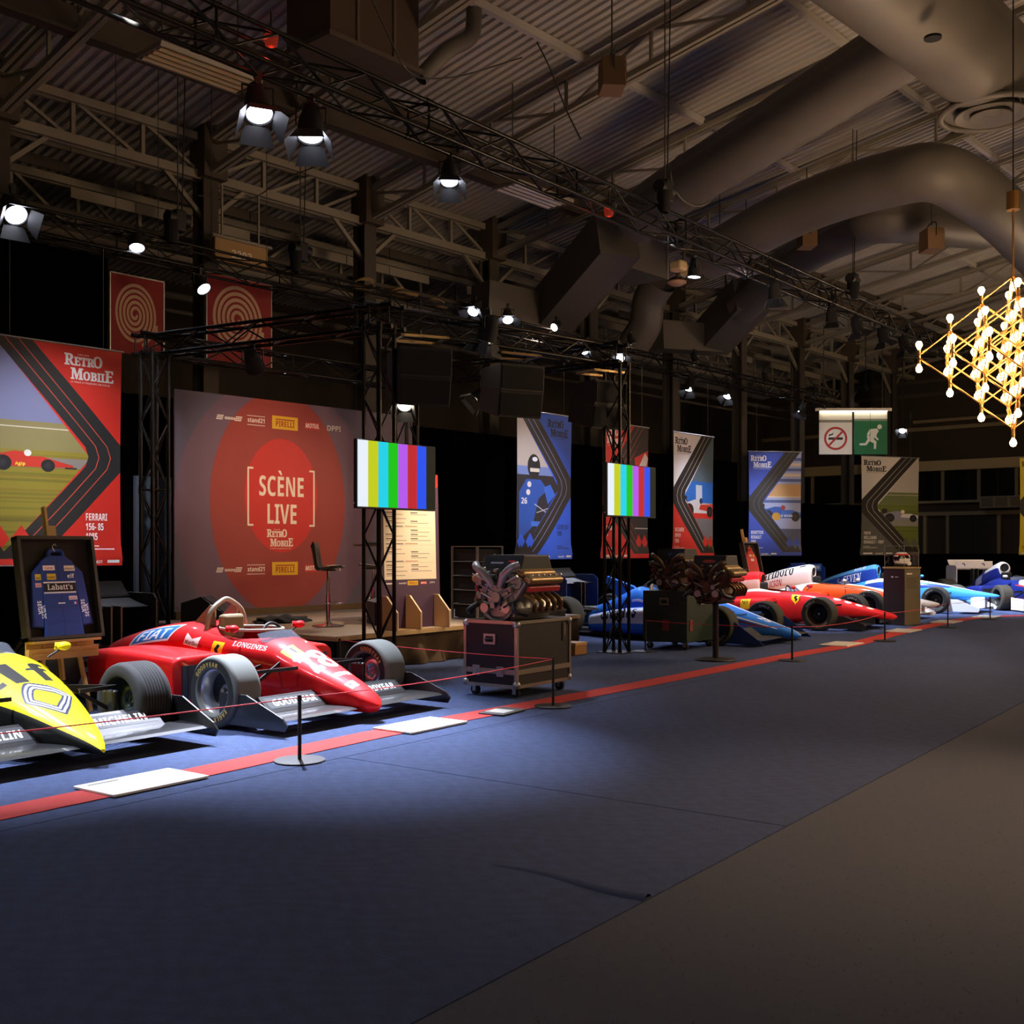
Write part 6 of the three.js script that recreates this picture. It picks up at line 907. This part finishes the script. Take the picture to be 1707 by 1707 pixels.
// ---------------------------------------------------------------- racing engines
function engine(label, p, turn, o = {}) {
  const t = thing('racing_engine', label, 'engine', p, turn, 'racing engines on show'), met = o.metal || std(0x8f908e, 0.42, 0.6), cam = o.cam || std(0xa18458, 0.4, 0.7), blk = o.black || M.black;
  const L = 0.56; // length along x, front at -x
  obj('crankcase', [extrude([[-0.16, 0.02], [0.16, 0.02], [0.2, 0.1], [0.12, 0.24], [-0.12, 0.24], [-0.2, 0.1]], L, 0.012).rotateY(Math.PI / 2).translate(-L / 2, 0, 0), bx(L, 0.03, 0.3, 0, 0.015, 0)], met, t);
  for (const s of [1, -1]) {
    const bank = obj('cylinder_bank', rb(L, 0.24, 0.15, 0.02).rotateX(s * 0.62).translate(0, 0.28, s * 0.16), met, t);
    const c = obj('cam_cover', [rb(L, 0.07, 0.1, 0.03, 0, 0, -0.045), rb(L, 0.07, 0.1, 0.03, 0, 0, 0.06)].map((g) => g.rotateX(s * 0.62).translate(0, 0.4, s * 0.25)), cam, t);
    if (s > 0) obj('name_plate', new THREE.PlaneGeometry(L * 0.8, 0.06).rotateX(-Math.PI / 2 + 0.15).translate(0, 0.452, 0.215), std(0xffffff, 0.5, 0, { map: o.plate }), c);
    obj('red_band', rb(L * 0.94, 0.055, 0.03, 0.01).rotateX(s * 0.3).translate(0.01, 0.275, s * 0.29), std(0xb3262a, 0.45), bank);
    for (let k = 0; k < 5; k++) { const x = -0.22 + k * 0.11; obj('exhaust_pipe', tube([V(x, 0.23, s * 0.24), V(x + 0.02, 0.16, s * 0.33), V(x + 0.06, 0.09, s * 0.3), V(x + 0.14, 0.07, s * 0.26), V(0.34, 0.08, s * 0.24)], 0.022, 20, 10), o.pipe || M.gold, t); }
    for (let k = 0; k < 6; k++) obj('cover_bolt', cyl(0.01, 0.01, V(-0.24 + k * 0.095, 0.4, s * 0.325), V(-0.24 + k * 0.095, 0.41, s * 0.34), 8), M.alu, bank);
    obj('coolant_pipe', tube([V(-0.32, 0.5, s * 0.24), V(-0.37, 0.48, s * 0.2), V(-0.36, 0.4, s * 0.1), V(-0.33, 0.3, s * 0.04)], 0.036, 24, 12), met, t); obj('hose', tube([V(-0.34, 0.14, s * 0.2), V(-0.4, 0.08, s * 0.26), V(-0.3, 0.05, s * 0.32)], 0.026, 18, 10), blk, t);
    obj('head_end_plate', cyl(0.06, 0.06, V(-L / 2 - 0.005, 0.34, s * 0.2), V(-L / 2 - 0.03, 0.34, s * 0.2), 7), met, t);
  }
  obj('timing_cover', [cyl(0.11, 0.11, V(-L / 2, 0.2, 0), V(-L / 2 - 0.04, 0.2, 0), 28), cyl(0.05, 0.05, V(-L / 2 - 0.04, 0.2, 0), V(-L / 2 - 0.07, 0.2, 0), 20), new THREE.TorusGeometry(0.16, 0.02, 8, 32, Math.PI).rotateY(Math.PI / 2).rotateX(Math.PI).translate(-L / 2 - 0.03, 0.14, 0)], met, t);
  obj('pulley', [cyl(0.045, 0.045, V(-L / 2 - 0.04, 0.1, 0.12), V(-L / 2 - 0.08, 0.1, 0.12), 20), cyl(0.045, 0.045, V(-L / 2 - 0.04, 0.1, -0.12), V(-L / 2 - 0.08, 0.1, -0.12), 20)], M.alu, t);
  if (o.cover !== false) { const a = obj('intake_cover', [extrude([[-0.26, 0], [0.26, 0], [0.2, 0.14], [-0.2, 0.14]], 0.42, 0.012).translate(0, 0.44, -0.21)], blk, t); obj('cover_print', new THREE.PlaneGeometry(0.36, 0.09).rotateY(-Math.PI / 2).rotateZ(-0.36).translate(-0.246, 0.52, 0), std(0xffffff, 0.5, 0, { map: o.print }), a); }
  for (let k = 0; k < 5; k++) for (const s of [1, -1]) obj('intake_trumpet', lathe([[0.03, 0.05], [0.02, 0.02], [0.017, -0.05]], 14).translate(-0.22 + k * 0.11, 0.42, s * 0.075), M.alu, t);
  for (let k = 0; k < 7; k++) { const a = rnd(-0.14, 0.14), b = rnd(0.08, 0.34); obj('wiring_hose', tube([V(-0.3, b, a), V(-0.36, b + rnd(-0.06, 0.06), a + rnd(-0.08, 0.08)), V(-0.31, b + rnd(-0.1, 0.1), a + rnd(-0.16, 0.16))], rnd(0.007, 0.014), 14, 7), k % 2 ? M.alu : blk, t); }
  for (let k = 0; k < 26; k++) { const y = rnd(0.06, 0.46), z = rnd(-0.2, 0.2), x = -L / 2 - rnd(0.02, 0.06), r = rnd(0.01, 0.026); obj('fitting', k % 3 ? cyl(r, r * 0.8, V(x + 0.03, y, z), V(x - 0.02, y, z), k % 2 ? 6 : 12) : rb(0.04, r * 2.4, r * 2, 0.006, x, y, z, 1), k % 4 === 1 ? blk : k % 4 === 2 ? M.alu : met, t); }
  for (const s of [1, -1]) for (let k = 0; k < 4; k++) obj('front_strut', cyl(0.012, 0.012, V(-L / 2 - 0.04, 0.1 + k * 0.07, s * 0.03), V(-L / 2 - 0.05, 0.16 + k * 0.08, s * (0.14 + k * 0.03)), 8), k % 2 ? M.alu : met, t);
  obj('stand_frame', [bx(0.6, 0.02, 0.03, 0, -0.0, 0.14), bx(0.6, 0.02, 0.03, 0, -0.0, -0.14), bx(0.03, 0.02, 0.3, -0.25, 0, 0), bx(0.03, 0.02, 0.3, 0.25, 0, 0)], M.steel, t);
  return t;
}
const plA = canvas(512, 64, (x) => { rect(x, '#161412', 0, 0, 512, 64); txt(x, 'PEUGEOT', 30, 52, 58, '#eee8da', { sx: 1.2 }); rect(x, '#c43a2c', 430, 6, 70, 52); }), prA = canvas(256, 64, (x) => { rect(x, '#101218', 0, 0, 256, 64); rect(x, '#b9c4d8', 40, 28, 100, 10); poly(x, '#c43a34', [[180, 16], [236, 16], [206, 54], [190, 54], [206, 28], [180, 28]]); });
engine('silver and gold racing engine with lettered cover, on the black flight case', V(9.28, 0.775, -6.68), 0.02, { plate: plA, print: prA }).scale.set(1.1, 1.08, 1.1);
const brown = { metal: std(0x5b4632, 0.4, 0.7), cam: std(0x5a4a30, 0.45, 0.6), pipe: std(0x6a4a2a, 0.4, 0.7) };
engine('brown racing engine under a black airbox on the green crate', V(14.72, 0.875, -7.68), 0.05, { ...brown, plate: plA, print: canvas(256, 64, (x) => { rect(x, '#0d0f14', 0, 0, 256, 64); line(x, '#5a7ab8', 8, [[110, 20], [130, 50], [150, 20]]); }) });
{
  const p = at(1193, 1100.5, { y: 0 }), t = thing('engine_pedestal', 'black round-footed pedestal carrying an engine in front of the green crate', 'pedestal', p);
  obj('foot', lathe([[0.001, 0], [0.26, 0], [0.26, 0.02], [0.06, 0.035], [0.001, 0.035]], 36), std(0x1a1512, 0.5), t); obj('post', cyl(0.04, 0.04, V(0, 0.03, 0), V(0, 0.76, 0), 20), std(0x1d1613, 0.5), t); obj('cradle', bx(0.5, 0.025, 0.3, 0, 0.765, 0), M.black, t);
  engine('brown and gold engine with a red band on the black pedestal', p.clone().setY(0.79), 0.1, { ...brown, cam: std(0x8a7448, 0.45, 0.6), cover: true, plate: plA, print: canvas(64, 64, (x) => { rect(x, '#0f0e0e', 0, 0, 64, 64); disc(x, '#a83a28', 32, 34, 16); }) });
}
for (const c of scene.children) c.updateMatrixWorld(true);
renderer.render(scene, camera);
